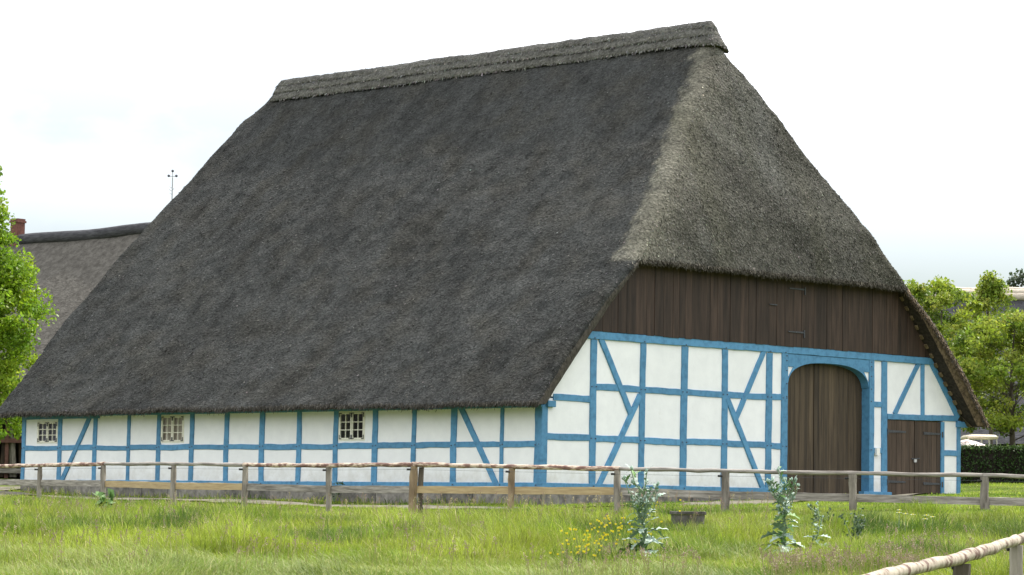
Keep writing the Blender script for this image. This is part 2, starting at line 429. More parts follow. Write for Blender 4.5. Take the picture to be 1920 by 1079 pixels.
def strip_path(name, pts, widths):
    pts = np.array(pts, float)
    t = np.linspace(0, len(pts) - 1, len(pts) * 14)
    c = np.stack([np.interp(t, range(len(pts)), pts[:, k]) for k in (0, 1)], 1)
    wd = np.interp(t, range(len(pts)), widths)
    tg = np.gradient(c, axis=0); tg /= np.linalg.norm(tg, axis=1)[:, None]
    nn = np.stack([-tg[:, 1], tg[:, 0]], 1)
    v = []
    K = 7
    for k in range(K):
        a = (k / (K - 1) - .5) * (wd + (vnoise(np.stack([c[:, 0] * 1.5, c[:, 1] * 1.5, c[:, 0] * 0 + k], 1), 3) - .5) * .5)
        q = c + nn * a[:, None]
        v.append(np.column_stack([q, terrain(q[:, 0], q[:, 1]) + 0.035]))
    v = np.stack(v, 1).reshape(-1, 3)
    i = np.arange(len(c) - 1)[:, None] * K + np.arange(K - 1)[None, :]
    f = np.stack([i, i + K, i + K + 1, i + 1], -1).reshape(-1, 4)
    tag(mesh_np(name, v, f, M['sand'], smooth=True), kind='structure')
pw = plan(-17.5, 88)
strip_path('path', [(-24.5, 1.5), (-21.5, -2.0), (-14, -2.6), (-6, -2.9), (0.5, -3.0), (4.5, -1.2), (3.6, 4), (2.4, 9), (2.2, 13), (2.6, 17), (3.5, 22)],
           [5.5, 3.0, 1.3, 1.3, 1.2, 1.0, 1.4, 2.0, 2.2, 2.0, 1.8])

# ---------------------------------------------------------------- the barn: walls
W, L = 16.13, 19.9
barn = empty('barn', (0, 0, 0), "large thatched half-timbered barn with white panels, blue timbers and an arched brown door", 'barn')

class Frame:
    def __init__(s, o, u, n): s.o, s.u, s.n = np.array(o, float), np.array(u, float), np.array(n, float)
    def __call__(s, a, z, d): return s.o + s.u * a + s.n * d + np.array([0, 0, z])
LONG = Frame((0, 0, 0), (1, 0, 0), (0, -1, 0))
GABLE = Frame((0, 0, 0), (0, 1, 0), (1, 0, 0))

def timber(name, fr, p, q, w0, w1=None, front=0.03, back=-0.10, jit=0.006, mat='blue', seg=None):
    w1 = w1 or w0
    p, q = np.array(p, float), np.array(q, float)
    ln = np.linalg.norm(q - p); t = (q - p) / ln; a = np.array([-t[1], t[0]])
    n = seg or max(3, int(ln / 0.22))
    v = []
    c = 0.008
    bend = random.uniform(-1, 1) * jit * 1.6
    for i in range(n + 1):
        s = i / n
        hw = (w0 + (w1 - w0) * s) / 2
        e0 = hw + random.uniform(-jit, jit); e1 = hw + random.uniform(-jit, jit)
        m = p + (q - p) * s + a * bend * math.sin(s * math.pi)
        fj = front + random.uniform(-.002, .002)
        for (x, d) in ((-e0, back), (-e0, fj - c), (-e0 + c, fj), (e1 - c, fj), (e1, fj - c), (e1, back)):
            r = m + a * x
            v.append(fr(r[0], r[1], d))
    f = []
    for i in range(n):
        for k in range(6):
            f.append((i * 6 + k, i * 6 + (k + 1) % 6, i * 6 + 6 + (k + 1) % 6, i * 6 + 6 + k))
    f.append((5, 4, 3, 2, 1, 0)); f.append(tuple(n * 6 + k for k in range(6)))
    return mesh_np(name, v, f, M[mat], barn)

def slab(name, fr, poly, d0, d1, mat, parent=None):
    n = len(poly)
    v = [fr(a, z, d1) for a, z in poly] + [fr(a, z, d0) for a, z in poly]
    f = [tuple(range(n)), tuple(range(2 * n - 1, n - 1, -1))] + [(i, i + n, (i + 1) % n + n, (i + 1) % n) for i in range(n)]
    return mesh_np(name, v, f, M[mat], parent or barn)

def panel(fr, poly):
    d = random.uniform(-.004, .003)
    return slab('infill_panel', fr, poly, -0.09, d, 'plaster')

# long wall
LP = [(-19.90, .16), (-18.25, .165), (-16.68, .16), (-15.23, .13), (-13.96, .16), (-12.60, .165), (-11.19, .18), (-9.80, .18), (-8.40, .165), (-7.02, .175),
      (-5.61, .18), (-4.235, .145), (-2.87, .20), (-1.27, .115), (-0.11, .21)]
for k, (x, wd) in enumerate(LP):
    top = 1.78 if k < 3 else 1.86
    o = timber('post', LONG, (x - .01, 0.06), (x + .01, top), wd * (1.04 if k % 3 else .95), wd, front=0.030, jit=0.008)
for k in range(len(LP) - 1):
    a, b = LP[k][0] + LP[k][1] / 2 - .015, LP[k + 1][0] - LP[k + 1][1] / 2 + .015
    z0 = 0.965 + random.uniform(-.012, .012)
    timber('rail', LONG, (a, z0), (b, z0 + random.uniform(-.015, .015)), random.uniform(.125, .15), front=0.023, jit=0.007)
    a, b = LP[k][0] + .02, LP[k + 1][0] - .02
    panel(LONG, [(a, .03), (b, .03), (b, .95), (a, .95)])
    wins = {0: (-19.29, -18.35, 1.09, 1.70), 4: (-13.87, -12.92, 1.08, 1.80), 9: (-6.93, -5.98, 1.09, 1.81)}
    if k not in wins:
        panel(LONG, [(a, .98), (b, .98), (b, 1.93), (a, 1.93)])
    else:
        x0, x1, z0, z1 = wins[k]
        oq = [(a, .98), (b, .98), (b, 1.93), (a, 1.93)]
        iq = [(x0 + .02, z0 + .02), (x1 - .02, z0 + .02), (x1 - .02, z1 - .02), (x0 + .02, z1 - .02)]
        v = [LONG(*q, 0.0) for q in oq + iq] + [LONG(*q, -.09) for q in oq + iq]
        f = []
        for i in range(4):
            j = (i + 1) % 4
            f += [(i, j, 4 + j, 4 + i), (8 + i, 12 + i, 12 + j, 8 + j), (4 + i, 4 + j, 12 + j, 12 + i), (i, 8 + i, 8 + j, j)]
        mesh_np('infill_panel', v, f, M['plaster'], barn)
        # window: cream frame of two casements, panes and irons are sub-parts
        mb = MB()
        def bar(u0, u1, v0, v1, d0=-.02, d1=.016):
            p0, p1 = LONG(u0, v0, d0), LONG(u1, v1, d1)
            mb.box(np.minimum(p0, p1), np.maximum(p0, p1))
        mid = (x0 + x1) / 2
        win = None
        panes, irons = [], []
        bar(x0, x0 + .03, z0, z1, d1=.012); bar(x1 - .03, x1, z0, z1, d1=.012); bar(x0 + .03, x1 - .03, z1 - .03, z1, d1=.012); bar(x0 + .03, x1 - .03, z0, z0 + .03, d1=.012)
        for (c0, c1) in ((x0 + .034, mid - .008), (mid + .008, x1 - .034)):
            b0, b1 = z0 + .034, z1 - .034
            fw = .036
            bar(c0, c0 + fw, b0, b1); bar(c1 - fw, c1, b0, b1); bar(c0 + fw, c1 - fw, b1 - fw, b1); bar(c0 + fw, c1 - fw, b0, b0 + fw)
            cm = (c0 + c1) / 2
            bar(cm - .010, cm + .010, b0 + fw, b1 - fw, d1=.010)
            zs = np.linspace(b0 + fw, b1 - fw, 4)
            for zz in zs[1:3]:
                bar(c0 + fw, cm - .010, zz - .010, zz + .010, d1=.008); bar(cm + .010, c1 - fw, zz - .010, zz + .010, d1=.008)
            for i in range(3):
                for (u0, u1) in ((c0 + fw, cm - .010), (cm + .010, c1 - fw)):
                    panes.append((u0 - .004, u1 + .004, zs[i] + .006, zs[i + 1] - .006))
            for (u, su) in ((c0, 1), (c1, -1)):
                for (zz, sz) in ((b0, 1), (b1, -1)):
                    irons.append((u, su, zz, sz))
        win = mb.build('window', M['winwhite'], barn)
        win["label"] = {0: "leftmost window with dim blue-grey panes", 4: "window with a beige curtain behind the panes", 9: "window with dark panes and a painted yellow reflection strip"}[k]
        for (u0, u1, v0, v1) in panes:
            mesh_np('pane', [LONG(u0, v0, -.008), LONG(u1, v0, -.008), LONG(u1, v1, -.008), LONG(u0, v1, -.008)], [(0, 1, 2, 3)], M['glass'], win)
        for (u, su, zz, sz) in irons:
            m2 = MB()
            p0, p1 = LONG(u - su * .006, zz + sz * .004, .012), LONG(u + su * .085, zz + sz * .026, .022)
            m2.box(np.minimum(p0, p1), np.maximum(p0, p1))
            p0, p1 = LONG(u - su * .006, zz + sz * .026, .012), LONG(u + su * .018, zz + sz * .11, .022)
            m2.box(np.minimum(p0, p1), np.maximum(p0, p1))
            m2.build('corner_iron', M['iron'], win)
        if k == 9:
            slab('curtain', LONG, [(x0 + .17, z0 + .30), (x0 + .235, z0 + .30), (x0 + .235, z1 - .13), (x0 + .17, z1 - .13)], -.06, -.05, 'yellowglint', win)  # yellow reflection put in as a coloured strip behind the glass, not cloth
        else:
            slab('curtain', LONG, [(x0 + .02, z0 + .02), (x1 - .02, z0 + .02), (x1 - .02, z1 - .02), (x0 + .02, z1 - .02)], -.085, -.075, 'curtain' if k == 4 else 'bluecurtain', win)
        m3 = MB(); m3.box((x0 - .1, .6, z0 - .1), (x1 + .1, .62, z1 + .1)); m3.build('back_wall', M['interior'], win)
timber('sill_beam', LONG, (-L - .06, .035), (-9.6, .035), .115, front=.040, jit=.004)
timber('sill_beam', LONG, (-9.59, .035), (0.03, .035), .115, front=.041, jit=.004)
timber('wall_plate', LONG, (-L - .06, 1.82), (-16.5, 1.82), .145, front=.05, jit=.004)
timber('wall_plate', LONG, (-16.5, 1.885), (0.02, 1.885), .135, front=.045, jit=.004)
timber('brace', LONG, (-18.11, .08), (-16.93, 1.78), .155, front=.036)
timber('brace', LONG, (-1.44, .06), (-2.66, 1.88), .155, front=.036)
# rear end wall and right long wall, plain
slab('rear_wall', Frame((-L, 0, 0), (0, 1, 0), (-1, 0, 0)), [(0.03, 0), (W - .03, 0), (W - .03, 1.9), (8.8, 9.2), (7.3, 9.2), (.03, 1.9)], -.1, 0, 'plaster')
slab('side_wall', Frame((0, W, 0), (1, 0, 0), (0, 1, 0)), [(-L, 0), (-.12, 0), (-.12, 1.9), (-L, 1.9)], -.1, 0, 'plaster')

# gable wall
GP = [(1.695, 1.70, .215, .205, 3.46), (3.43, 3.395, .19, .19, 3.46), (4.93, 4.90, .225, .225, 3.46), (6.415, 6.41, .205, .205, 3.46), (8.12, 8.10, .23, .22, 3.46), (8.715, 8.70, .225, .24, 3.485)]
timber('post', GABLE, (0.055, 0.06), (0.075, 1.86), .20, .205, front=.034)
for k, (yt, yb, wt, wb, zt) in enumerate(GP):
    timber('post', GABLE, (yb, .06), (yt, zt), wb, wt, front=.032 if k < 5 else .04, back=-.10 if k < 5 else -.34, jit=.007)
xs = [0.075] + [(a + b) / 2 for a, b, *_ in GP]
ws = [.2] + [c for _, _, c, *_ in GP]
for k in range(6):
    a, b = xs[k] + ws[k] / 2 - .015, xs[k + 1] - ws[k + 1] / 2 + .015
    zs = [(1.15, .155)] + ([(2.06, .155)] if k == 0 else [(2.36, .155)])
    for zz, wd in zs:
        zz += random.uniform(-.012, .012)
        timber('rail', GABLE, (a if zz < 2.2 and zz < 1.5 else (a + .2 if k == 0 else a), zz), (b, zz + random.uniform(-.012, .012)), wd, front=.024, jit=.007)
    a, b = xs[k] + .02, xs[k + 1] - .02
    h = 2.06 if k == 0 else 2.36
    panel(GABLE, [(a, .03), (b, .03), (b, 1.13), (a, 1.13)])
    panel(GABLE, [(a, 1.17), (b, 1.17), (b, h - .02), (a, h - .02)])
    if k == 0: panel(GABLE, [(.12, h + .02), (b, h + .02), (b, 3.52), (1.34, 3.52)])
    else: panel(GABLE, [(a, h + .02), (b, h + .02), (b, 3.5), (a, 3.5)])
timber('bracket', GABLE, (.10, 1.905), (.36, 1.905), .145, front=.10, back=0.0, jit=.003, seg=3)
timber('brace', GABLE, (3.00, 1.78), (1.93, 3.50), .165, front=.037)
timber('brace', GABLE, (1.92, .05), (3.32, 2.22), .165, front=.038)
timber('brace', GABLE, (6.86, 1.80), (7.90, 3.50), .155, front=.037)
timber('brace', GABLE, (7.92, .06), (6.50, 2.28), .165, front=.038)
timber('sill_beam', GABLE, (-.03, .035), (8.60, .035), .115, front=.043, jit=.004)
# tie beam, right of the centre it runs above the arch
timber('tie_beam', GABLE, (1.28, 3.565), (9.0, 3.575), .19, front=.048, jit=.006)
timber('tie_beam', GABLE, (9.003, 3.575), (14.98, 3.555), .185, front=.050, jit=.006)
# big door posts
timber('post', GABLE, (12.255, .06), (12.255, 3.485), .20, .20, front=.042, back=-.34, jit=.005)
timber('post', GABLE, (12.82, .06), (12.805, 3.46), .235, .22, front=.034, jit=.006)
timber('plinth', GABLE, (11.90, .02), (13.07, .02), .10, front=.075, back=-.1, jit=.003)
for zz in (2.335, 1.14):
    timber('rail', GABLE, (12.34, zz), (12.72, zz), .145, front=.024, jit=.005)
panel(GABLE, [(12.28, .04), (12.78, .04), (12.78, 1.12), (12.28, 1.12)])
panel(GABLE, [(12.28, 1.16), (12.78, 1.16), (12.78, 2.32), (12.28, 2.32)])
panel(GABLE, [(12.28, 2.35), (12.78, 2.35), (12.78, 3.5), (12.28, 3.5)])
# arch
def arch_z(y):
    s = min(1.0, abs(y - 10.49) / 1.66)
    return 2.60 + 0.70 * (1 - s ** 2.7) ** (1 / 2.7)
ya, yb = 9.07, 11.90
pts = [(8.835, 3.47), (8.835, 3.155), (ya, 3.155)] + [(y, arch_z(y)) for y in np.linspace(9.12, 11.86, 25)] + [(yb, 3.155), (12.147, 3.155), (12.147, 3.47)]
slab('lintel', GABLE, pts[::-1][::-1], -.26, .033, 'blue')
lp = [(y, arch_z(y)) for y in np.linspace(8.838, 9.12, 9)]
slab('brace', GABLE, [(8.838, 2.86)] + lp + [(9.10, 3.152), (9.05, 3.152)], -.25, .028, 'blue')
rp_ = [(y, arch_z(y)) for y in np.linspace(12.142, 11.86, 9)]
slab('brace', GABLE, [(12.142, 2.86)] + rp_ + [(11.88, 3.152), (11.93, 3.152)], -.25, .028, 'blue')
slab('infill_panel', GABLE, [(8.84, 2.84), (9.07, 3.15), (8.84, 3.15)], -.2, .006, 'plaster')
slab('infill_panel', GABLE, [(12.14, 2.84), (12.14, 3.15), (11.91, 3.15)], -.2, .006, 'plaster')
# great door
def leaf_door(name, y0, y1, z0, z1, d, cuts, mat, label=None):
    o = slab(name, GABLE, [(y0, z0), (y1, z0), (y1, z1), (y0, z1)], d - .06, d - .025, mat)
    if label: o["label"] = label
    for a, b in zip(cuts[:-1], cuts[1:]):
        e = d + random.uniform(-.004, .004)
        slab('board', GABLE, [(a + .004, z0 + random.uniform(0, .015)), (b - .004, z0 + random.uniform(0, .015)), (b - .004, z1), (a + .004, z1)], d - .024, e, mat, o)
    return o
leaf_door('great_door', 8.80, 10.17, 0.0, 3.36, -.22, [8.80, 9.01, 9.21, 9.40, 9.59, 9.80, 9.98, 10.165], 'door')
leaf_door('great_door', 10.18, 12.20, 0.0, 3.36, -.215, [10.185, 10.385, 10.58, 10.79, 10.98, 11.17, 11.40, 11.60, 11.80, 12.0, 12.18], 'door')
# right bay
timber('rail', GABLE, (12.93, 2.035), (16.02, 2.085), .15, front=.036, jit=.006)
timber('post', GABLE, (14.475, 2.1), (14.455, 3.47), .15, front=.031)
timber('brace', GABLE, (13.25, 2.10), (14.28, 3.48), .15, front=.033)
timber('rafter', GABLE, (16.05, 2.10), (14.80, 3.56), .17, front=.040)
panel(GABLE, [(12.85, 2.06), (14.44, 2.06), (14.44, 3.5), (12.85, 3.5)])
panel(GABLE, [(14.48, 2.06), (15.98, 2.09), (14.80, 3.5), (14.48, 3.5)])
timber('post', GABLE, (15.36, .05), (15.355, 1.97), .15, front=.03)
timber('post', GABLE, (16.075, .05), (16.075, 2.02), .15, front=.032)
timber('rail', GABLE, (15.42, 1.145), (16.01, 1.145), .15, front=.024)
timber('sill_beam', GABLE, (15.26, .025), (16.17, .025), .10, front=.042)
timber('bracket', GABLE, (15.96, 1.925), (16.38, 1.925), .155, front=.10, back=0.0, jit=.003, seg=3)
panel(GABLE, [(15.38, .05), (16.05, .05), (16.05, 1.12), (15.38, 1.12)])
panel(GABLE, [(15.38, 1.17), (16.05, 1.17), (16.05, 2.0), (15.38, 2.0)])
sd1 = leaf_door('side_door', 12.955, 14.12, 0.0, 1.955, .0, [12.955, 13.16, 13.35, 13.56, 13.74, 13.94, 14.118], 'side')
sd2 = leaf_door('side_door', 14.145, 15.28, 0.0, 1.955, .0, [14.147, 14.33, 14.53, 14.71, 14.90, 15.10, 15.28], 'side')
for o, y0, y1, z in ((sd1, 12.93, 13.74, 1.655), (sd2, 14.52, 15.32, 1.645), (sd1, 12.93, 13.74, .345), (sd2, 14.52, 15.32, .32)):
    slab('strap_hinge', GABLE, [(y0, z - .035), (y1, z - .022), (y1, z + .022), (y0, z + .035)], .004, .018, 'iron', o)
    yy = y0 if o is sd1 else y1
    slab('hinge_plate', GABLE, [(yy - .02, z - .09), (yy + .02, z - .09), (yy + .02, z + .06), (yy - .02, z + .06)], .03, .05, 'iron', o)
slab('hasp', GABLE, [(13.98, .945), (14.34, .96), (14.34, .99), (13.98, .975)], .006, .025, 'iron', sd1)
slab('padlock', GABLE, [(14.08, .87), (14.16, .87), (14.17, .945), (14.07, .945)], .026, .055, 'steel', sd1)
slab('meter_box', GABLE, [(12.405, 1.02), (12.545, 1.02), (12.545, 1.20), (12.405, 1.20)], .024, .09, 'boxwhite')["label"] = "small white electric box beside the arched door"
# brown gable boards
def under_z(y):
    y = min(y, W - y)
    return 2.0 + 1.13 * (y + .5 - .40)
cuts = [1.22, 1.42, 1.61, 1.95, 2.26, 2.47, 2.77, 3.09, 3.48, 3.76, 4.08, 4.42, 4.64, 4.87, 5.11, 5.46, 5.79, 6.06, 6.28, 6.54, 6.94, 7.23, 7.53, 7.81, 8.04, 8.34, 8.65, 9.01, 9.31, 9.62,
        9.81, 10.08, 10.34, 10.53, 10.7, 10.97, 11.21, 11.67, 11.95, 12.23, 12.5, 12.82, 13.07, 13.32, 13.47, 13.72, 13.98, 14.25, 14.5, 14.75, 14.92]
for a, b in zip(cuts[:-1], cuts[1:]):
    a, b = a + .004, b - .004
    z0 = 3.655 + random.uniform(-.012, .01)
    ta, tb = min(5.50, under_z(a)), min(5.50, under_z(b))
    if max(ta, tb) < z0 + .05: continue
    ta, tb = max(ta, z0 + .01), max(tb, z0 + .01)
    slab('board', GABLE, [(a, z0), (b, z0 + random.uniform(-.006, .006)), (b, tb), (a, ta)], .03, .062 + random.uniform(-.007, .007), 'board')
for (y0, y1, z, s) in ((8.80, 9.42, 5.12, 1), (8.78, 9.40, 4.03, 1), (8.03, 8.33, 4.67, .7)):
    slab('loft_hinge', GABLE, [(y0, z - .014 * s), (y1, z - .022 * s), (y1, z + .022 * s), (y0, z + .014 * s)], .064, .085, 'iron')
    if s == 1: slab('hinge_plate', GABLE, [(y1 - .02, z - .13), (y1 + .02, z - .13), (y1 + .02, z + .06), (y1 - .02, z + .06)], .072, .095, 'iron')
# wooden pegs at the joints
pg = MB()
def peg(fr, a, z, d=.034):
    p0, p1 = fr(a - .013, z - .011, d - .01), fr(a + .013, z + .011, d + .012)
    pg.box(np.minimum(p0, p1), np.maximum(p0, p1))
for k, (x, wd) in enumerate(LP):
    for s in (-1, 1):
        peg(LONG, x + s * wd * .30, .965 + s * .008)
    peg(LONG, x + random.uniform(-.03, .03), .035, .045)
for k, (yt, yb, wt, wb, zt) in enumerate(GP):
    for z in (1.15, 2.36):
        for s in (-1, 1): peg(GABLE, (yt + yb) / 2 + s * .075, z, .04)
    peg(GABLE, yt, 3.5, .055); peg(GABLE, yb + .02, .04, .047)
for z in (3.42, 3.3, 3.05, 2.72, 2.4, 1.15): peg(GABLE, 8.77, z, .046); peg(GABLE, 12.22, z, .046)
pgo = pg.build('wooden_pegs', M['darkmast'], barn); pgo["kind"] = 'stuff'
# foundation stones
x = -L - .05
while x < -.02:
    ln = min(random.uniform(.7, 1.7), -x)
    if -x - ln < .4: ln = -x
    o = slab('foundation_stone', LONG, [(x + .006, -1.0), (x + ln - .006, -1.0), (x + ln - .006, -.028 + random.uniform(-.012, 0)), (x + .006, -.028 + random.uniform(-.012, 0))], -.25, .03 + random.uniform(-.012, .02), 'stone')
    x += ln
y = .0
while y < 8.5:
    ln = min(random.uniform(.8, 1.6), 8.8 - y)
    if 8.8 - y - ln < .5: ln = 8.8 - y
    slab('foundation_stone', GABLE, [(y + .006, -1.0), (y + ln - .006, -1.0), (y + ln - .006, -.03 + random.uniform(-.012, 0)), (y + .006, -.03 + random.uniform(-.012, 0))], -.25, .035 + random.uniform(-.012, .02), 'stone')
    y += ln
slab('threshold', GABLE, [(8.81, -1), (16.15, -1), (16.15, -.035), (8.81, -.01)], -.6, .02, 'stone')

# ---------------------------------------------------------------- the barn: thatched roof
SL = 1.13
ZT = 11.68
def yl(z): 
    s = (z - 2.0) / (ZT - 2.0)
    return -.5 + (z - 2.0) / SL + .10 * np.sin(np.pi * s) * s
XF = np.array([(1.8, .62), (3.0, .68), (4.2, .60), (5.2, .42), (5.7, .30), (6.8, .04), (8.2, -.52), (9.2, -.88), (10.2, -1.22), (11.3, -1.72), (12, -1.98)])
XR = np.array([(1.8, -20.62), (2.4, -20.55), (3, -20.55), (4.3, -20.72), (6.3, -20.72), (7.75, -20.45), (9, -20.18), (10, -19.98), (10.8, -19.7), (11.1, -19.4), (11.7, -18.95)])
ZH = 5.41
def xf(z): return np.interp(z, XF[:, 0], XF[:, 1])
XFL = np.array([(1.8, .32), (3.0, .28), (4.2, .29), (5.2, .38), (5.6, .335)])
def xfl(z): return np.where(np.asarray(z) < 5.6, np.interp(z, XFL[:, 0], XFL[:, 1]), xf(z))
def xr(z): return np.interp(z, XR[:, 0], XR[:, 1])
zs = np.concatenate([np.linspace(1.88, ZH, 52), np.linspace(ZH, 11.66, 92)[1:]])
iH = 51
NA, NS, NF = 9, 280, 130
def rad(z): return np.interp(z, [1.9, 4.8, 5.6, 11.7], [.11, .20, .42, .30])
rows = []
for z in zs:
    y0, a, b, r = yl(z), xr(z), xf(z), rad(z)
    half = W / 2 - y0
    r = min(r, half * .9)
    th = np.linspace(0, math.pi / 2, NA)
    rear = np.stack([a + r - r * np.cos(th), y0 + r - r * np.sin(th)], 1)
    def half_loop(b):
        side = np.stack([np.linspace(a + r, b - r, NS)[1:-1], np.full(NS - 2, y0)], 1)
        fr_ = np.stack([b - r + r * np.sin(th), y0 + r - r * np.cos(th)], 1)
        return np.concatenate([rear, side, fr_])
    front = np.stack([np.full(NF, b), np.linspace(y0 + r, W - y0 - r, NF)], 1)[1:-1]
    left = half_loop(float(xfl(z)))
    right = half_loop(b)[::-1].copy(); right[:, 1] = W - right[:, 1]
    row = np.concatenate([left, front, right])
    rows.append(np.column_stack([row, np.full(len(row), z)]))
G = np.array(rows)                       # [nz, ncol, 3]
nzr, nc = G.shape[:2]
cL0, cF0 = 0, 2 * NA + NS - 2
cF1 = cF0 + NF - 2
def grid_normals(G):
    du = np.gradient(G, axis=1); dv = np.gradient(G, axis=0)
    n = np.cross(du, dv)
    return n / (np.linalg.norm(n, axis=2, keepdims=True) + 1e-9)
N = grid_normals(G)
def lump(p):
    return (fbm(p * .45, 21, 3) - .5) * .10 + (fbm(p * 2.6, 31, 3) - .5) * .075
G2 = G + N * lump(G)[..., None]
# wavy eave
G2[0, :, 2] += (fbm(G[0] * 1.6, 8, 3) - .5) * .07
def thatch_col(p):
    """reed colour: grey-black on the long slope, a paler band along the front hip edge, moss streaks on it"""
    x, y, z = p[..., 0], p[..., 1], p[..., 2]
    q = np.stack([x * 1.3, z * .40 + y * .36, y * 0], -1)
    st = fbm(q * 1.9, 41, 4)
    fine = fbm(p * 6.0, 43, 3)
    pat = fbm(p * .30, 47, 3)
    k = 1.0 + 0.85 * (st - .5) + .75 * (fine - .5) + .35 * (pat - .5)
    base = np.array([.0385, .0400, .0388])
    warm = np.array([.0395, .0375, .031])
    wk = np.clip((fbm(p * 1.3, 53, 3) - .45) * 4, 0, 1)[..., None]
    c = base * (1 - wk * .5) + warm * wk * .5
    zz = np.clip(z, 2, 11.7)
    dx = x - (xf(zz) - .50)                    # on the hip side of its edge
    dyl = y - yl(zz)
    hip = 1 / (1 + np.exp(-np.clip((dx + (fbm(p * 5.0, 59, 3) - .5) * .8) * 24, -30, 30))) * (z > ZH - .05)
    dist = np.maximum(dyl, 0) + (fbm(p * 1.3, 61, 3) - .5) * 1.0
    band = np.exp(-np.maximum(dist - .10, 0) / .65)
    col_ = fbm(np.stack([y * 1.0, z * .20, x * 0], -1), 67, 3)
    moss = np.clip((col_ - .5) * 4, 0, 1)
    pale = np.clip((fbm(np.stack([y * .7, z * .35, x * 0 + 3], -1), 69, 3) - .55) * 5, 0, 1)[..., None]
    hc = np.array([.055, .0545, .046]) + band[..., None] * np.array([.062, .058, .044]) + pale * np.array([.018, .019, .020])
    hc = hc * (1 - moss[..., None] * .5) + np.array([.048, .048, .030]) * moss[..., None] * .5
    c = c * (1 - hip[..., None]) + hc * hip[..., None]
    # right verge is mossy
    return np.clip(c * k[..., None], .012, .6)
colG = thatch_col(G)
idx = np.arange(nzr * nc).reshape(nzr, nc)
def quads(I): return np.stack([I[:-1, :-1], I[:-1, 1:], I[1:, 1:], I[1:, :-1]], -1).reshape(-1, 4)
faces = [quads(idx[:, :cF0]), quads(idx[iH:, cF0 - 1:cF1 + 1]), quads(idx[:, cF1:])]
# top closing strip between left and right at the ridge is under the ridge layers
V = G2.reshape(-1, 3)
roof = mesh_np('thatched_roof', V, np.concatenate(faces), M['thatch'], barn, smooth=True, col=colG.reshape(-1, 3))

TH = .36   # horizontal thickness of the thatch
def under_parts():
    # eave cut face + underside, verge cut faces, hip soffit
    for sgn in (0, 1):
        def my(y): return W - y if sgn else y
        cols = list(range(NA, NA + NS - 2, 4)) + [cF0 - 1]
        if sgn: cols = [nc - 1 - c for c in cols]
        o = G2[0, cols]
        i1 = o.copy(); i1[:, 1] = my(-.20); i1[:, 2] = 1.865 + (fbm(o * 1.5, 9, 3) - .5) * .05
        i1[:, 0] = np.clip(i1[:, 0], -20.3, .27)
        i2 = o.copy(); i2[:, 0] = np.clip(i2[:, 0], -20.2, -.12); i2[:, 1] = my(.35); i2[:, 2] = 1.865 + .62
        v = np.concatenate([o, i1, i2]); n = len(o)
        k = np.arange(n - 1)
        f = np.concatenate([np.stack([k, k + 1, k + n + 1, k + n], 1), np.stack([k + n, k + n + 1, k + 2 * n + 1, k + 2 * n], 1)])
        mesh_np('eave_edge', v, f, M['cut'], barn)
        # verge cut face, levels below the hip
        c = cF0 - 1 if not sgn else cF1
        lv = np.arange(0, iH + 1)
        e = G2[lv, c]
        z = zs[lv]
        yin = np.array([yl(q) for q in z]) + (TH if sgn else .44)
        e1 = np.stack([e[:, 0] - (.05 if sgn else -.02), np.array([my(q) for q in (yin + e[:, 1] * 0 - .17)]), z], 1)
        e2 = np.stack([(np.minimum(e[:, 0] - .10, .42) if sgn else e[:, 0] - .04) + (fbm(e * 2.5, 19, 2) - .5) * .05, np.array([my(q) for q in yin]), z], 1)
        jj = (fbm(e * 4, 15, 2) - .5) * .05
        e1[:, 0] += jj
        v = np.concatenate([e, e1, e2]); n = len(e); k = np.arange(n - 1)
        f = np.concatenate([np.stack([k, k + 1, k + n + 1, k + n], 1), np.stack([k + n, k + n + 1, k + 2 * n + 1, k + 2 * n], 1)])
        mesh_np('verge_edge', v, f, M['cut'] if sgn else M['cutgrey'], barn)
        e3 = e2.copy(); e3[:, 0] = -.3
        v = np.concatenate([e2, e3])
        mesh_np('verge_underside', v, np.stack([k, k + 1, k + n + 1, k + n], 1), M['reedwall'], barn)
    # hip soffit
    e = G2[iH, cF0 - 1:cF1 + 1].copy()
    e1 = e.copy(); e1[:, 0] -= .08; e1[:, 2] -= .07 + (fbm(e * 2.0, 77, 3) - .5) * .05
    e2 = e.copy(); e2[:, 0] = -.3; e2[:, 2] += .22
    v = np.concatenate([e, e1, e2]); n = len(e); k = np.arange(n - 1)
    f = np.concatenate([np.stack([k, k + 1, k + n + 1, k + n], 1), np.stack([k + n, k + n + 1, k + 2 * n + 1, k + 2 * n], 1)])
    mesh_np('hip_edge', v, f, M['cut'], barn)
    # rear close
under_parts()
# lath ends under the verges
for sgn in (0, 1):
    for k in range(13):
        z = 2.25 + k * .24
        y = yl(z) + TH + .045
        s = np.array([0, 1 / math.hypot(1, SL), SL / math.hypot(1, SL)])
        nn = np.array([0, s[2], -s[1]])
        c = np.array([.03, y, z])
        if sgn: pass
        v = []
        for dx in (-.08, .10):
            for a in (-.065, .065):
                for d in (-.04, .012):
                    q = c + np.array([dx, 0, 0]) + s * a + nn * d
                    if sgn: q[1] = W - q[1]
                    v.append(q)
        f = [(0, 1, 3, 2), (4, 6, 7, 5), (0, 4, 5, 1), (2, 3, 7, 6), (0, 2, 6, 4), (1, 5, 7, 3)]
        mesh_np('lath', v, f, M['lath'], barn)

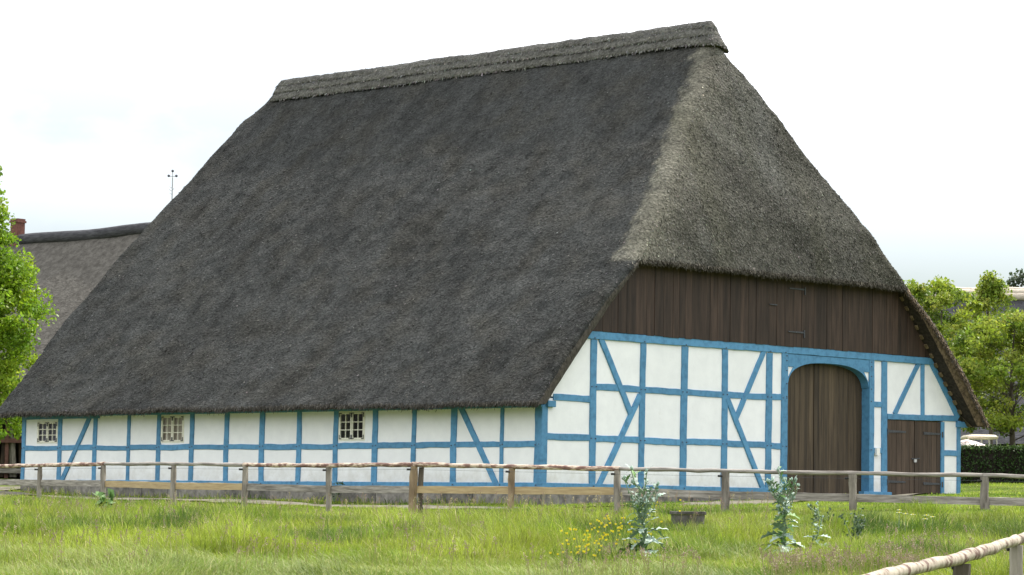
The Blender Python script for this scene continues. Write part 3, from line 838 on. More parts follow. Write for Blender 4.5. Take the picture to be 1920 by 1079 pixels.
# ridge layers
def ridge_layer(prof, xa, xb, seed):
    NX, NE = 260, 14
    rows = []
    for (z, hw, inset) in prof:
        a, b = xa + inset + hw * .6, xb - inset - hw * .6
        xsn = np.linspace(a, b, NX)
        th = np.linspace(-math.pi / 2, math.pi / 2, NE)[1:-1]
        left = np.stack([xsn, np.full(NX, W / 2 - hw)], 1)
        endf = np.stack([b + np.cos(th) * hw * .6, W / 2 + np.sin(th) * hw], 1)
        right = np.stack([xsn[::-1], np.full(NX, W / 2 + hw)], 1)
        endr = np.stack([a - np.cos(th) * hw * .6, W / 2 - np.sin(th) * hw], 1)
        row = np.concatenate([left, endf, right, endr, left[:1]])
        rows.append(np.column_stack([row, np.full(len(row), z)]))
    G = np.array(rows)
    nz_, nc_ = G.shape[:2]
    wob = (fbm(np.stack([G[..., 0] * .5, G[..., 1] * .6, G[..., 0] * 0], -1), seed, 3) - .5)
    G[..., 2] += wob * .07 + (fbm(G * 4.5, seed + 3, 3) - .5) * .045
    G[..., 1] += (G[..., 1] - W / 2) * (fbm(G * 5, seed + 5, 2) - .5) * .14
    if seed == 91:                       # the lowest layer flares out over the hip at the front end
        sf = np.clip((G[..., 0] - (xb - 1.3)) / 1.3, 0, 1); sf = sf * sf * (3 - 2 * sf)
        low = np.clip((11.62 - G[..., 2]) / .35, 0, 1)
        rs = np.clip((G[..., 1] - W / 2) / .3, -.2, 1)
        G[..., 1] += sf * low * rs * .26
        G[..., 0] += sf * low * (.02 + .05 * np.clip(rs, 0, 1))
        G[..., 2] -= sf * low * (.07 + .20 * np.clip(rs, 0, 1))
    kk = .55 + .9 * fbm(G * np.array([3., 3., 1.5]), seed + 7, 4)
    t = np.linspace(0, 1, nz_)[:, None, None] ** .6
    c = (np.array([.155, .15, .125]) * (1 - t) + np.array([.078, .077, .075]) * t) * kk[..., None]
    I = np.arange(nz_ * nc_).reshape(nz_, nc_)
    o = mesh_np('ridge_layer', G.reshape(-1, 3), quads(I), M['thatch'], barn, smooth=True, col=c.reshape(-1, 3))
    return G, c
RL = [ridge_layer([(11.44, .20, .1), (11.37, .305, .06), (11.42, .32, .04), (11.54, .27, .10), (11.68, .20, .18), (11.70, .1, .2)], -19.02, -1.62, 91),
      ridge_layer([(11.66, .14, .14), (11.625, .255, .10), (11.67, .25, .11), (11.78, .20, .16), (11.89, .14, .22), (11.91, .06, .24)], -18.98, -1.66, 95),
      ridge_layer([(11.85, .06, .18), (11.82, .175, .14), (11.87, .165, .15), (11.95, .12, .2), (12.02, .07, .25), (12.035, .01, .26)], -18.92, -1.70, 99)]

# reed ends standing out of the thatch (uncountable)
def reeds(G, sel, n, rngs, length, width, tilt, colf, lateral=0.35, con=.42):
    """sel: list of (row slice, col slice) patches sampled by area"""
    P, Nn, T, Cc = [], [], [], []
    areas = []
    for (r0, r1, c0, c1) in sel:
        g = G[r0:r1, c0:c1]
        a = np.linalg.norm(np.cross(g[:-1, 1:] - g[:-1, :-1], g[1:, :-1] - g[:-1, :-1]), axis=2)
        areas.append(a)
    tot = sum(a.sum() for a in areas)
    for (r0, r1, c0, c1), a in zip(sel, areas):
        m = int(n * a.sum() / tot)
        pr = (a / a.sum()).ravel()
        k = rngs.choice(len(pr), m, p=pr)
        i, j = np.unravel_index(k, a.shape)
        g = G[r0:r1, c0:c1]
        u, v = rngs.random(m)[:, None], rngs.random(m)[:, None]
        p = (g[i, j] * (1 - u) + g[i, j + 1] * u) * (1 - v) + (g[i + 1, j] * (1 - u) + g[i + 1, j + 1] * u) * v
        eu = g[i, j + 1] - g[i, j]; ev = g[i + 1, j] - g[i, j]
        nn = np.cross(eu, ev); nn /= np.linalg.norm(nn, axis=1)[:, None] + 1e-9
        dn = np.array([0, 0, -1.]) - nn * (-nn[:, 2:3]); dn /= np.linalg.norm(dn, axis=1)[:, None] + 1e-9
        P.append(p); Nn.append(nn); T.append(dn)
    P, Nn, T = map(np.concatenate, (P, Nn, T))
    m = len(P)
    B = np.cross(Nn, T)
    la = rngs.normal(0, lateral, m)[:, None]
    ti = (tilt[0] + (tilt[1] - tilt[0]) * rngs.random(m) ** 2)[:, None]
    ln = (length[0] + (length[1] - length[0]) * rngs.random(m) ** 2)[:, None]
    wd = (width[0] + (width[1] - width[0]) * rngs.random(m))[:, None] / 2
    D = T * np.cos(ti) + Nn * np.sin(ti) + B * la
    D /= np.linalg.norm(D, axis=1)[:, None]
    S = np.cross(D, Nn); S /= np.linalg.norm(S, axis=1)[:, None] + 1e-9
    rot = rngs.normal(0, .5, m)[:, None]
    S = S * np.cos(rot) + Nn * np.sin(rot)
    base = P - Nn * .015 - D * ln * .3
    v = np.stack([base - S * wd, base + S * wd, base + D * ln + S * wd * .7, base + D * ln - S * wd * .7], 1)
    c = colf(P + rngs.normal(0, .13, P.shape) * np.array([1, 1, .3]))
    lum = np.exp(rngs.normal(0, con, m)) * 1.06
    bright = rngs.random(m) < .03
    lum = np.where(bright, lum * 1.9, lum)
    tint = 1 + rngs.normal(0, .07, (m, 3))
    c = np.clip(c * lum[:, None] * tint, .01, .55)
    return v.reshape(-1, 3), np.repeat(c, 4, 0), m
rv, rc = [], []
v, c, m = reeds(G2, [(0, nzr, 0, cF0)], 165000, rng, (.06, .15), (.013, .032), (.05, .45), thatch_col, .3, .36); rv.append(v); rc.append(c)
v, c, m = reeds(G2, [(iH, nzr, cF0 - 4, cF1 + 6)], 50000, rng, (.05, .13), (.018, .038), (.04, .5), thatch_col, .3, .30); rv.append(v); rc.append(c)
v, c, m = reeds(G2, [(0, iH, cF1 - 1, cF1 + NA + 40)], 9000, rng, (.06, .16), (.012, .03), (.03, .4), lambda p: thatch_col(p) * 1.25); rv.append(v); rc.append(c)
for (g, cc) in RL:
    v, c, m = reeds(g, [(2, g.shape[0] - 1, 0, g.shape[1])], 11000, rng, (.08, .20), (.014, .034), (.02, .22), lambda p: np.tile(np.array([.098, .096, .090]), (len(p), 1)) * (.5 + fbm(p * 3, 5, 3))[:, None], .7)
    rv.append(v); rc.append(c)
# ragged fringe along the eave and hip edges
def fringe(line, n, dirv, ln, colv):
    t = rng.random(n) * (len(line) - 1)
    i = t.astype(int); f = (t - i)[:, None]
    p = line[i] * (1 - f) + line[np.minimum(i + 1, len(line) - 1)] * f
    d = np.array(dirv)[None] + rng.normal(0, .35, (n, 3)); d /= np.linalg.norm(d, axis=1)[:, None]
    l = (ln * (.3 + rng.random(n)))[:, None]
    s = np.cross(d, rng.normal(0, 1, (n, 3))); s /= np.linalg.norm(s, axis=1)[:, None]; s *= .008
    p = p + rng.normal(0, .03, (n, 3)) - d * l * .4
    v = np.stack([p - s, p + s, p + d * l + s * .5, p + d * l - s * .5], 1).reshape(-1, 3)
    c = np.array(colv)[None] * np.exp(rng.normal(0, .4, n))[:, None]
    rv.append(v); rc.append(np.repeat(np.clip(c, 0, .5), 4, 0))
fringe(G2[0, NA:cF0], 9000, (0, -.4, -1), .09, (.05, .046, .038))
le = G2[iH, cF0 - 1:cF1 + 1].copy(); le[:, 2] -= .04
fringe(le, 6000, (.3, 0, -1), .09, (.062, .056, .043))
fringe(G2[:iH, cF1] - np.array([.03, .05, 0]), 4500, (.6, -.4, -.7), .09, (.17, .13, .088))
fringe(G2[:iH, cF0 - 1] + np.array([-.06, .05, 0]), 1600, (.4, .1, -.9), .06, (.05, .047, .04))
RVv = np.concatenate(rv); RCc = np.concatenate(rc)
ro = mesh_np('thatch_reeds', RVv, np.arange(len(RVv)).reshape(-1, 4), M['reed'], barn, col=RCc)
ro["kind"] = 'stuff'

# ---------------------------------------------------------------- fences
def log(name, p, q, r0, r1, mat, parent, seg=8, bend=.02, n=8, jit=.06):
    p, q = np.array(p, float), np.array(q, float)
    ph = random.uniform(0, 6)
    pts = []
    rr = []
    for i in range(seg + 1):
        s = i / seg
        pts.append(p + (q - p) * s + np.array([0, 0, bend * math.sin(s * 5 + ph) * .6 + random.uniform(-.004, .004)]) + np.array([1, 1, 0]) * bend * .5 * math.sin(s * 4 + ph * 2))
        rr.append((r0 + (r1 - r0) * s) * random.uniform(.92, 1.08))
    mb = MB().tube(pts, rr, n, jit)
    return mb.build(name, M[mat], parent, smooth=False)

def gz(x, y): return float(terrain(np.array([x]), np.array([y]))[0])

fence = empty('fence', (FENCE[6][0], FENCE[6][1], gz(*FENCE[6][:2])), "long rustic post and rail fence running along the barn front", 'fence')
off = np.array(fence.location)
def rel(p): return np.array(p, float) - off
for k, (x, y, z) in enumerate(FENCE):
    g = gz(x, y) - .35
    tilt = random.uniform(-.03, .03)
    thick = [.06, .065, .07, .07, .075, .07, .085, .07, .07, .085, .085, .095, .09, .09][k]
    if k in (6, 7):
        o = log('post', rel((x, y, g)), rel((x + tilt, y, z - .03)), thick, thick * .95, 'splitpost', fence, 6, .015, 6, .14)
        if k == 6:
            o2 = log('post', rel((x + .11, y + .11, g)), rel((x + .12, y + .10, z - .05)), .06, .055, 'trunk', fence, 6, .012, 6, .14)
    else:
        o = log('post', rel((x, y, g)), rel((x + tilt, y, z - .03)), thick, thick * .92, 'greywood', fence, 6, .015, 7, .13)
    q = rel((x, y, z - .10)) - np.array([math.cos(YAW), -math.sin(YAW), 0]) * (thick + .02) + np.array([math.sin(YAW), math.cos(YAW), 0]) * -.02
    MB().tube([q - np.array([.03, .03, 0]), q + np.array([.03, .03, 0])], .024, 6).build('insulator', M['black'], fence)
spans = [(0, 2, 'bark'), (2, 4, 'greyrail'), (4, 6, 'bark'), (6, 8, 'bark'), (8, 11, 'greyrail'), (11, 13, 'greyrail')]
for (a, b, m) in spans:
    p, q = FENCE[a], FENCE[b]
    pts = [np.array(FENCE[i]) for i in range(a, b + 1)]
    mb = MB()
    fine, rr = [], []
    for i in range(len(pts) - 1):
        for s in np.linspace(0, 1, 9)[(0 if i == 0 else 1):]:
            e = pts[i] * (1 - s) + pts[i + 1] * s
            e[2] += random.uniform(-.008, .008)
            fine.append(rel(e)); rr.append(random.uniform(.042, .052) * (1.0 if m == 'bark' else .85))
    fine[0] = fine[0] - (fine[1] - fine[0]) * .15; fine[-1] = fine[-1] + (fine[-1] - fine[-2]) * .12
    fine[0][2] += .01
    o = mb.tube(fine, rr, 9, .08).build('top_rail', M[m], fence, smooth=True)
    o["label"] = "half-peeled bark top rail" if m == 'bark' else "weathered grey top rail"
LR = [-.04, -.05, -.065, -.11, -.12, -.16, -.15, -.15, -.14, -.19, -.21, -.24, -.25, -.26]
for k in range(len(FENCE) - 1):
    m = 'yellow' if k in (2, 3, 6, 7) else 'greyrail'
    p, q = np.array(FENCE[k]), np.array(FENCE[k + 1])
    bk = np.array([math.sin(YAW), math.cos(YAW), 0]) * .05
    p = rel((p[0], p[1], LR[k])) + bk; q = rel((q[0], q[1], LR[k + 1])) + bk
    t = (q - p) / np.linalg.norm(q - p); n_ = np.array([t[1], -t[0], 0]); n_ /= np.linalg.norm(n_); up = np.array([0, 0, 1.])
    v = []
    S = 8
    for i in range(S + 1):
        c = p + (q - p) * i / S
        h = .075 * random.uniform(.93, 1.06)
        for a, b in ((-1, -1), (1, -1), (1, 1), (-1, 1)):
            v.append(c + n_ * a * .022 + up * (b * h + random.uniform(-.004, .004)))
    f = [(i * 4 + j, i * 4 + (j + 1) % 4, i * 4 + 4 + (j + 1) % 4, i * 4 + 4 + j) for i in range(S) for j in range(4)] + [(3, 2, 1, 0), (S * 4, S * 4 + 1, S * 4 + 2, S * 4 + 3)]
    o = mesh_np('lower_rail', v, f, M[m], fence)
    o["label"] = "fresh yellow sawn lower board" if m == 'yellow' else "grey weathered lower board"
wp = []
for k, (x, y, z) in enumerate(FENCE):
    q = rel((x, y, z - .10)) - np.array([math.cos(YAW), -math.sin(YAW), 0]) * .10 + np.array([math.sin(YAW), math.cos(YAW), 0]) * -.03
    wp.append(q)
MB().tube(wp, .0022, 4).build('wire', M['darkmast'], fence)

nf0 = [(33.98, -32.03, -1.02), (31.85, -27.81, -.895), (30.44, -24.99, -.765), (29.0, -22.1, -.62), (26.8, -17.8, -.40), (24.6, -13.4, -.2)]
nf0.insert(0, (36.2, -36.4, -1.12))
near = empty('fence', (31.85, -27.81, gz(31.85, -27.81)), "near fence of pale peeled poles cutting across the bottom right corner", 'fence')
off = np.array(near.location)
fine, rr = [], []
for i in range(3):
    for s in np.linspace(0, 1, 12)[(0 if i == 0 else 1):]:
        e = np.array(nf0[i]) * (1 - s) + np.array(nf0[i + 1]) * s
        e[2] += random.uniform(-.008, .008)
        fine.append(rel(e)); rr.append(random.uniform(.045, .056))
MB().tube(fine, rr, 12, .06).build('top_rail', M['birch'], near, smooth=True)
fine, rr = [], []
for i in range(3, 6):
    for s in np.linspace(0, 1, 12)[(0 if i == 3 else 1):]:
        e = np.array(nf0[i]) * (1 - s) + np.array(nf0[i + 1]) * s
        e[2] += random.uniform(-.008, .008)
        fine.append(rel(e)); rr.append(random.uniform(.045, .056))
fine[0] = fine[0] + (fine[1] - fine[0]) * .02
MB().tube(fine, rr, 12, .06).build('top_rail', M['birch'], near, smooth=True)
for k, p in enumerate(nf0):
    if k in (0, 1): pass
    g = gz(p[0], p[1]) - .3
    log('post', rel((p[0], p[1], g)), rel((p[0], p[1], p[2] - .055)), .078, .07, 'greywood' if k != 2 else 'trunk', near, 7, .012, 8, .12)
    q = rel((p[0], p[1], p[2] - .085)) - np.array([math.cos(YAW), -math.sin(YAW), 0]) * .09
    MB().tube([q, q + np.array([.05, .05, 0])], .02, 6).build('insulator', M['black'], near)

# ---------------------------------------------------------------- trees, hedge
def leaf_quads(P, size, rngs, droop=.0, aspect=.62):
    m = len(P)
    a = rngs.normal(0, 1, (m, 3)); a[:, 2] -= droop; a /= np.linalg.norm(a, axis=1)[:, None]
    b = np.cross(a, rngs.normal(0, 1, (m, 3))); b /= np.linalg.norm(b, axis=1)[:, None]
    s = (size * (.6 + .8 * rngs.random(m)))[:, None]
    return np.stack([P - a * s * .5, P + b * s * aspect * .5, P + a * s * .5, P - b * s * aspect * .5], 1).reshape(-1, 3)

def tree(name, u, d, label, height, trunk_h, crown, nclump, leaves, lsize, cols, trunk_r=.14, seed=1, group=None, lean=0.0, csize=.5, limbs=True):
    """crown: function (t in 0..1) -> radius; clumps spread in that envelope, every clump reached by a twig"""
    rg = np.random.default_rng(seed)
    xy = plan(u, d); z0 = gz(*xy)
    root = empty(name, (xy[0], xy[1], z0), label, 'tree', group)
    th = []
    C = []
    for k in range(nclump):
        t = rg.random() ** .85
        r = crown(t) * math.sqrt(rg.uniform(.08, 1.0))
        a = rg.uniform(0, 2 * math.pi)
        C.append((r * math.cos(a), r * math.sin(a), trunk_h + t * (height - trunk_h)))
    C = np.array(C)
    mb = MB()
    top = height * .93
    tp = [(0, 0, -.3)] + [(math.sin(s * 5 + seed) * .08 * s * height / 6 + lean * s, math.cos(s * 4 + seed) * .06 * s * height / 6, s * top) for s in np.linspace(.06, 1, 9)]
    tr = [trunk_r * 1.25] + [trunk_r * (1 - .92 * s) + .008 for s in np.linspace(.06, 1, 9)]
    mb.tube(tp, tr, 8, .05)
    tpa = np.array(tp)
    for c in C[::3]:
        zb = max(trunk_h * rg.uniform(.8, 1.15), c[2] - np.hypot(c[0], c[1]) * rg.uniform(.3, .75))
        zb = min(zb, top * .95)
        b = np.array([np.interp(zb, tpa[:, 2], tpa[:, k]) for k in range(3)])
        rb = max(.010, trunk_r * (1 - zb / top) * .30)
        m1 = b + (c - b) * .5 + np.array([0, 0, rg.uniform(-.12, .16) * np.linalg.norm(c - b)]) + rg.normal(0, .10, 3)
        mb.tube([b, m1, c], [rb, rb * .6, .006], 5)
    mb.build('trunk', M['trunk'], root)
    per = leaves // nclump
    P, Q = [], []
    for k, c in enumerate(C):
        n = int(per * rg.uniform(.5, 1.5))
        o = rg.normal(0, 1, (n, 3)); o /= np.linalg.norm(o, axis=1)[:, None]
        o *= (rg.random(n) ** .45)[:, None] * csize * rg.uniform(.6, 1.25)
        o[:, 2] *= .7
        P.append(c + o)
        ci = np.array(cols[rg.integers(len(cols))])
        Q.append(np.clip(ci * np.exp(rg.normal(0, .22, n))[:, None] * (1 + rg.normal(0, .05, (n, 3))), .005, .5))
    P = np.concatenate(P); Q = np.concatenate(Q)
    v = leaf_quads(P, lsize, rg, .3)
    mesh_np('crown', v, np.arange(len(v)).reshape(-1, 4), M['leaf'], root, col=np.repeat(Q, 4, 0))
    return root

GL = [(0.225, 0.346, 0.023), (0.188, 0.302, 0.021), (0.27, 0.383, 0.033), (0.143, 0.251, 0.018), (0.21, 0.324, 0.016)]
GR = [(0.227, 0.29, 0.035), (0.176, 0.252, 0.03), (0.265, 0.308, 0.047), (0.126, 0.197, 0.023), (0.214, 0.277, 0.026)]
tree('broadleaf_tree', -17.0, 92, "dense bright green cone-shaped tree at the left edge beside the barn roof", 10.7, 1.3,
     lambda t: np.interp(t, [0, .22, .41, .53, .68, .83, 1], [1.7, 2.05, 2.4, 1.85, 1.15, .55, .1]), 400, 70000, .125, GL, .17, 3, csize=.55)
tree('broadleaf_tree', 17.3, 101, "open light green tree with a forked dark trunk standing behind the hedge", 5.75, 1.8,
     lambda t: np.interp(t, [0, .3, .7, 1], [2.0, 2.8, 2.4, .9]), 200, 25000, .12, GR, .125, 8, csize=.42)
tree('broadleaf_tree', 18.0, 110, "taller thin green tree whose tip rises above the pale ridge at right", 7.9, 4.0,
     lambda t: np.interp(t, [0, .35, .6, .8, 1], [2.2, 2.4, 1.6, .5, .25]), 115, 9500, .12, GR, .10, 12, csize=.36)
tree('broadleaf_tree', 15.2, 104, "low yellow-green tree close behind the barn's right verge", 7.15, 2.0,
     lambda t: np.interp(t, [0, .3, .7, 1], [1.2, 1.7, 1.7, 1.2]), 160, 21000, .12, GR, .10, 15, csize=.42)
tree('broadleaf_tree', 25.3, 145, "dark far tree tip above the pale ridge at the right edge", 11.1, 5.2,
     lambda t: np.interp(t, [0, .5, 1], [1.9, 1.4, .4]), 40, 3600, .17, [(.04, .06, .03), (.05, .075, .035)], .14, 17, csize=.55)

def twig_tree():
    root = tree('broadleaf_tree', 18.0, 76, "tall tree just past the right edge whose twig tip reaches into the upper right sky", 11.5, 4.6,
                lambda t: np.interp(t, [0, .3, .7, 1], [1.7, 2.3, 2.0, .7]), 120, 13000, .12, GR, .15, 23, csize=.42)
    rgt = np.array([math.cos(YAW), -math.sin(YAW), 0])
    mb = MB()
    tipx = -4.62
    z0 = root.location[2]
    def at(a, z, b=0): return rgt * a + np.array([0, 0, z - z0]) + np.array([-rgt[1], rgt[0], 0]) * b
    mb.tube([at(0, 6.4), at(-1.5, 7.0), at(-3.2, 7.6), at(tipx, 8.0)], [.05, .03, .016, .007], 6)
    for k in range(14):
        q = .3 + .05 * k
        b = at(tipx * q, 6.4 + 1.66 * q)
        mb.tube([b, b + np.array([random.uniform(-.12, .12), random.uniform(-.12, .12), random.uniform(.05, .3)]) + rgt * random.uniform(-.3, .05)], [.008, .004], 4)
    mb.build('branch', M['trunk'], root)
    rg = np.random.default_rng(5)
    P = np.array([at(tipx + rg.uniform(-.08, .5), 8.02 + rg.uniform(-.16, .2), rg.uniform(-.1, .1)) for _ in range(26)] + [at(tipx * rg.uniform(.3, .8), 7.5 + rg.uniform(-.4, .3), rg.uniform(-.3, .3)) for _ in range(160)])
    v = leaf_quads(P, .09, rg)
    mesh_np('twig_leaves', v, np.arange(len(v)).reshape(-1, 4), M['leaf'], root, col=np.tile(np.array([.035, .033, .045]), (len(v), 1)))
twig_tree()

def hedge():
    rg = np.random.default_rng(4)
    p0 = plan(12.0, 97); z0 = gz(*plan(16, 97))
    root = empty('hedge', (*plan(16, 97), z0), "clipped dark green hedge behind the lawn to the right of the barn", 'hedge')
    f = np.array([math.sin(YAW), math.cos(YAW)]); r = np.array([math.cos(YAW), -math.sin(YAW)])
    c = plan(16, 97)
    n = 26000
    # faces: front, top, body
    U = rg.uniform(-4.5, 12, n); Z = rg.uniform(-.05, 1.20, n); D = -.45 + np.abs(rg.normal(0, .10, n))
    top = rg.random(n) < .35
    D = np.where(top, rg.uniform(-.5, .6, n), D); Z = np.where(top, 1.16 + rg.normal(0, .05, n), Z)
    bump = (fbm(np.stack([U * .9, Z * 1.2, U * 0], 1), 6, 3) - .5) * .22
    D = D - bump; Z = Z + np.where(top, bump * .4, 0)
    P = np.column_stack([np.outer(U, r) + np.outer(D, f), Z])
    v = leaf_quads(P, .085, rg)
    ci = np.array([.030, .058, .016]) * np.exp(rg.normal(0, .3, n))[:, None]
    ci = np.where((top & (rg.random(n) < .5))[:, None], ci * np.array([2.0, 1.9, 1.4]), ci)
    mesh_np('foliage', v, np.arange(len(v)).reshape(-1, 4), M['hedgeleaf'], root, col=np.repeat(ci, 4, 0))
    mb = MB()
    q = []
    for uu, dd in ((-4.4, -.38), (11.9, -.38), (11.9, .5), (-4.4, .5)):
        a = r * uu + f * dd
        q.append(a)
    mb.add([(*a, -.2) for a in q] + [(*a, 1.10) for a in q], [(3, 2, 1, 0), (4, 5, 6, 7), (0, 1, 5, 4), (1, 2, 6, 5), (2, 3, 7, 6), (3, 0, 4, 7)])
    mb.build('dark_core', M['interior'], root)  # plain near-black box filling the hedge behind its leaves
hedge()

# ---------------------------------------------------------------- background buildings
def frame_at(u, d, ang):
    """local x along the building, local y away from the camera side; ang turns it against the view"""
    xy = plan(u, d)
    return (xy[0], xy[1], 0.0), -YAW + ang

def house_far_left():
    # ridge runs towards the right and nearer, parallel to the barn's ridge
    a, b = np.array(plan(-19.2, 115)), np.array(plan(-13.75, 110.4))
    t = (b - a) / np.linalg.norm(b - a)
    root = empty('farmhouse', (*a, gz(*a)), "grey thatched farmhouse roof with brick chimney behind the left end of the barn", 'house')
    o = np.array(root.location)
    n = np.array([t[1], -t[0]])          # towards the camera
    ze = 2.6 - o[2]; zr = 9.75 - o[2]
    def P(s, q, z): return np.array([*(t * s + n * q), z])
    s0, s1 = -9.0, 16.0
    v, f = [], []
    NX, NZ = 60, 24
    for side in (1, -1):
        base = len(v)
        for i in range(NX + 1):
            for j in range(NZ + 1):
                s = s0 + (s1 - s0) * i / NX; k = j / NZ
                hip = 2.2 * k * (1 if s > 0 else 0)
                pp = P(s0 + (s1 - hip * .0 - s0) * i / NX, side * (6.6 * (1 - k)), ze + (zr - ze) * k)
                v.append(pp)
        f += [(base + i * (NZ + 1) + j, base + (i + 1) * (NZ + 1) + j, base + (i + 1) * (NZ + 1) + j + 1, base + i * (NZ + 1) + j + 1) for i in range(NX) for j in range(NZ)]
    v = np.array(v)
    v[:, 2] += (fbm(v * .4, 3, 3) - .5) * .25
    mesh_np('thatched_roof', v, f, M['farthatch'], root, smooth=True)
    rp = [P(s, 0, zr + .02 + .02 * math.sin(s * 1.3) + .09 * min(1, max(0, (s - 4) / 3))) for s in np.linspace(s0, s1, 40)]
    MB().tube(rp, .24, 10, .05).build('ridge_roll', M['darkthatch'], root, smooth=True)
    for side in (1, -1):
        mb = MB()
        q = [P(s0 + .5, side * 6.0, -.6), P(s1 - .5, side * 6.0, -.6), P(s1 - .5, side * 6.0, ze + .4), P(s0 + .5, side * 6.0, ze + .4), P(s0 + .5, side * 5.8, -.6), P(s1 - .5, side * 5.8, -.6), P(s1 - .5, side * 5.8, ze + .4), P(s0 + .5, side * 5.8, ze + .4)]
        mb.add(q, [(0, 1, 2, 3), (7, 6, 5, 4), (0, 4, 5, 1), (3, 2, 6, 7), (0, 3, 7, 4), (1, 5, 6, 2)]).build('wall', M['brick'], root)
    for s in (s0 + .5, s1 - .5):
        mb = MB()
        q = [P(s, -6, -.6), P(s, 6, -.6), P(s, 6, ze + .4), P(s, 0, zr - .1), P(s, -6, ze + .4)]
        q2 = [x_ + np.array([*(t * .2), 0]) for x_ in q]
        mb.add(q + q2, [(0, 1, 2, 3, 4), (9, 8, 7, 6, 5)] + [(i, i + 5, (i + 1) % 5 + 5, (i + 1) % 5) for i in range(5)]).build('gable_wall', M['brick'], root)
    mb = MB()
    def cbox(s, q, z0, z1, hw):
        vv = [P(s + a * hw, q + b * hw, z) for z in (z0, z1) for a, b in ((-1, -1), (1, -1), (1, 1), (-1, 1))]
        mb.add(vv, [(3, 2, 1, 0), (4, 5, 6, 7), (0, 1, 5, 4), (1, 2, 6, 5), (2, 3, 7, 6), (3, 0, 4, 7)])
    cs = -.45
    cbox(cs, .0, zr - .6, zr + .72, .20); cbox(cs, .0, zr + .72, zr + .80, .24); cbox(cs, .0, zr + .80, zr + .88, .21)
    mb.build('chimney', M['brick'], root)
house_far_left()

def far_mast():
    xy = plan(-15.2, 130); z0 = gz(*xy)
    root = empty('weather_mast', (xy[0], xy[1], z0), "thin grey mast with three small dark cups rising behind the barn's rear slope", 'mast')
    rgt = np.array([math.cos(YAW), -math.sin(YAW), 0])
    MB().tube([(0, 0, -.3), (0, 0, 14.0 - z0)], [.05, .028], 6).build('pole', M['mast'], root)
    h = 14.15 - z0
    MB().tube([rgt * -.17 + np.array([0, 0, h - .08]), rgt * .17 + np.array([0, 0, h - .08])], .015, 5).build('cross_arm', M['mast'], root)
    for a, z in ((-.17, h - .06), (.17, h - .06), (0, h + .16)):
        c = rgt * a + np.array([0, 0, z])
        MB().tube([c - np.array([0, 0, .055]), c - np.array([0, 0, .03]), c + np.array([0, 0, .03]), c + np.array([0, 0, .055])], [.03, .06, .06, .03], 7).build('cup', M['darkmast'], root)
    MB().tube([(0, 0, h - .3), (0, 0, h + .12)], .018, 5).build('spike', M['mast'], root)
    for a, z in ((-.13, h - .62), (-.15, h - .75), (-.12, h - .9), (.08, h - .7)):
        MB().tube([(0, 0, z), rgt * a + np.array([0, 0, z + .08])], .012, 4).build('bracket', M['mast'], root)
far_mast()

def wood_shed():
    c = np.array(plan(-17.2, 97)); z0 = gz(*c)
    root = empty('wooden_shed', (*c, z0), "dark wooden shed of uneven split boards beneath the tree at far left", 'shed')
    f = np.array([math.sin(YAW), math.cos(YAW)]); r = np.array([math.cos(YAW), -math.sin(YAW)])
    def bx(u0, u1, d0, d1, za, zb, name, mat, tl=0.0):
        q = [r * u + f * d for u, d in ((u0, d0), (u1, d0), (u1, d1), (u0, d1))]
        q2 = [r * (u + tl) + f * d for u, d in ((u0, d0), (u1, d0), (u1, d1), (u0, d1))]
        v = [(*a, za) for a in q] + [(*a, zb) for a in q2]
        mesh_np(name, v, [(3, 2, 1, 0), (4, 5, 6, 7), (0, 1, 5, 4), (1, 2, 6, 5), (2, 3, 7, 6), (3, 0, 4, 7)], M[mat], root)
    bx(-3.2, 3.2, .35, .5, -.2, 2.2, 'back_wall', 'interior')
    u = -3.1
    rg = random.Random(6)
    while u < 3.0:
        wd = rg.uniform(.07, .17)
        bx(u, u + wd, rg.uniform(0, .1), .2, .05, rg.uniform(1.35, 1.75), 'board', 'shed' if rg.random() < .6 else 'greywood', rg.uniform(-.12, .12))
        u += wd + rg.uniform(.0, .12)
    bx(-3.2, 3.2, -.10, -.03, 1.18, 1.32, 'beam', 'redbeam')
    bx(-3.2, 3.2, -.14, -.04, .18, .33, 'beam', 'greyrail')
    for u in (-3.1, -1.2, .6, 2.2, 3.05): bx(u - .06, u + .06, -.02, .0, -.2, 2.2, 'post', 'redbeam')
    # lean-to roof
    q = [r * u + f * d for u, d in ((-3.4, -.5), (3.4, -.5), (3.4, 3), (-3.4, 3))]
    z = [2.15, 2.15, 3.2, 3.2]
    v = [(*a, b) for a, b in zip(q, z)] + [(*a, b + .1) for a, b in zip(q, z)]
    mesh_np('roof', v, [(3, 2, 1, 0), (4, 5, 6, 7), (0, 1, 5, 4), (1, 2, 6, 5), (2, 3, 7, 6), (3, 0, 4, 7)], M['shed'], root)
wood_shed()

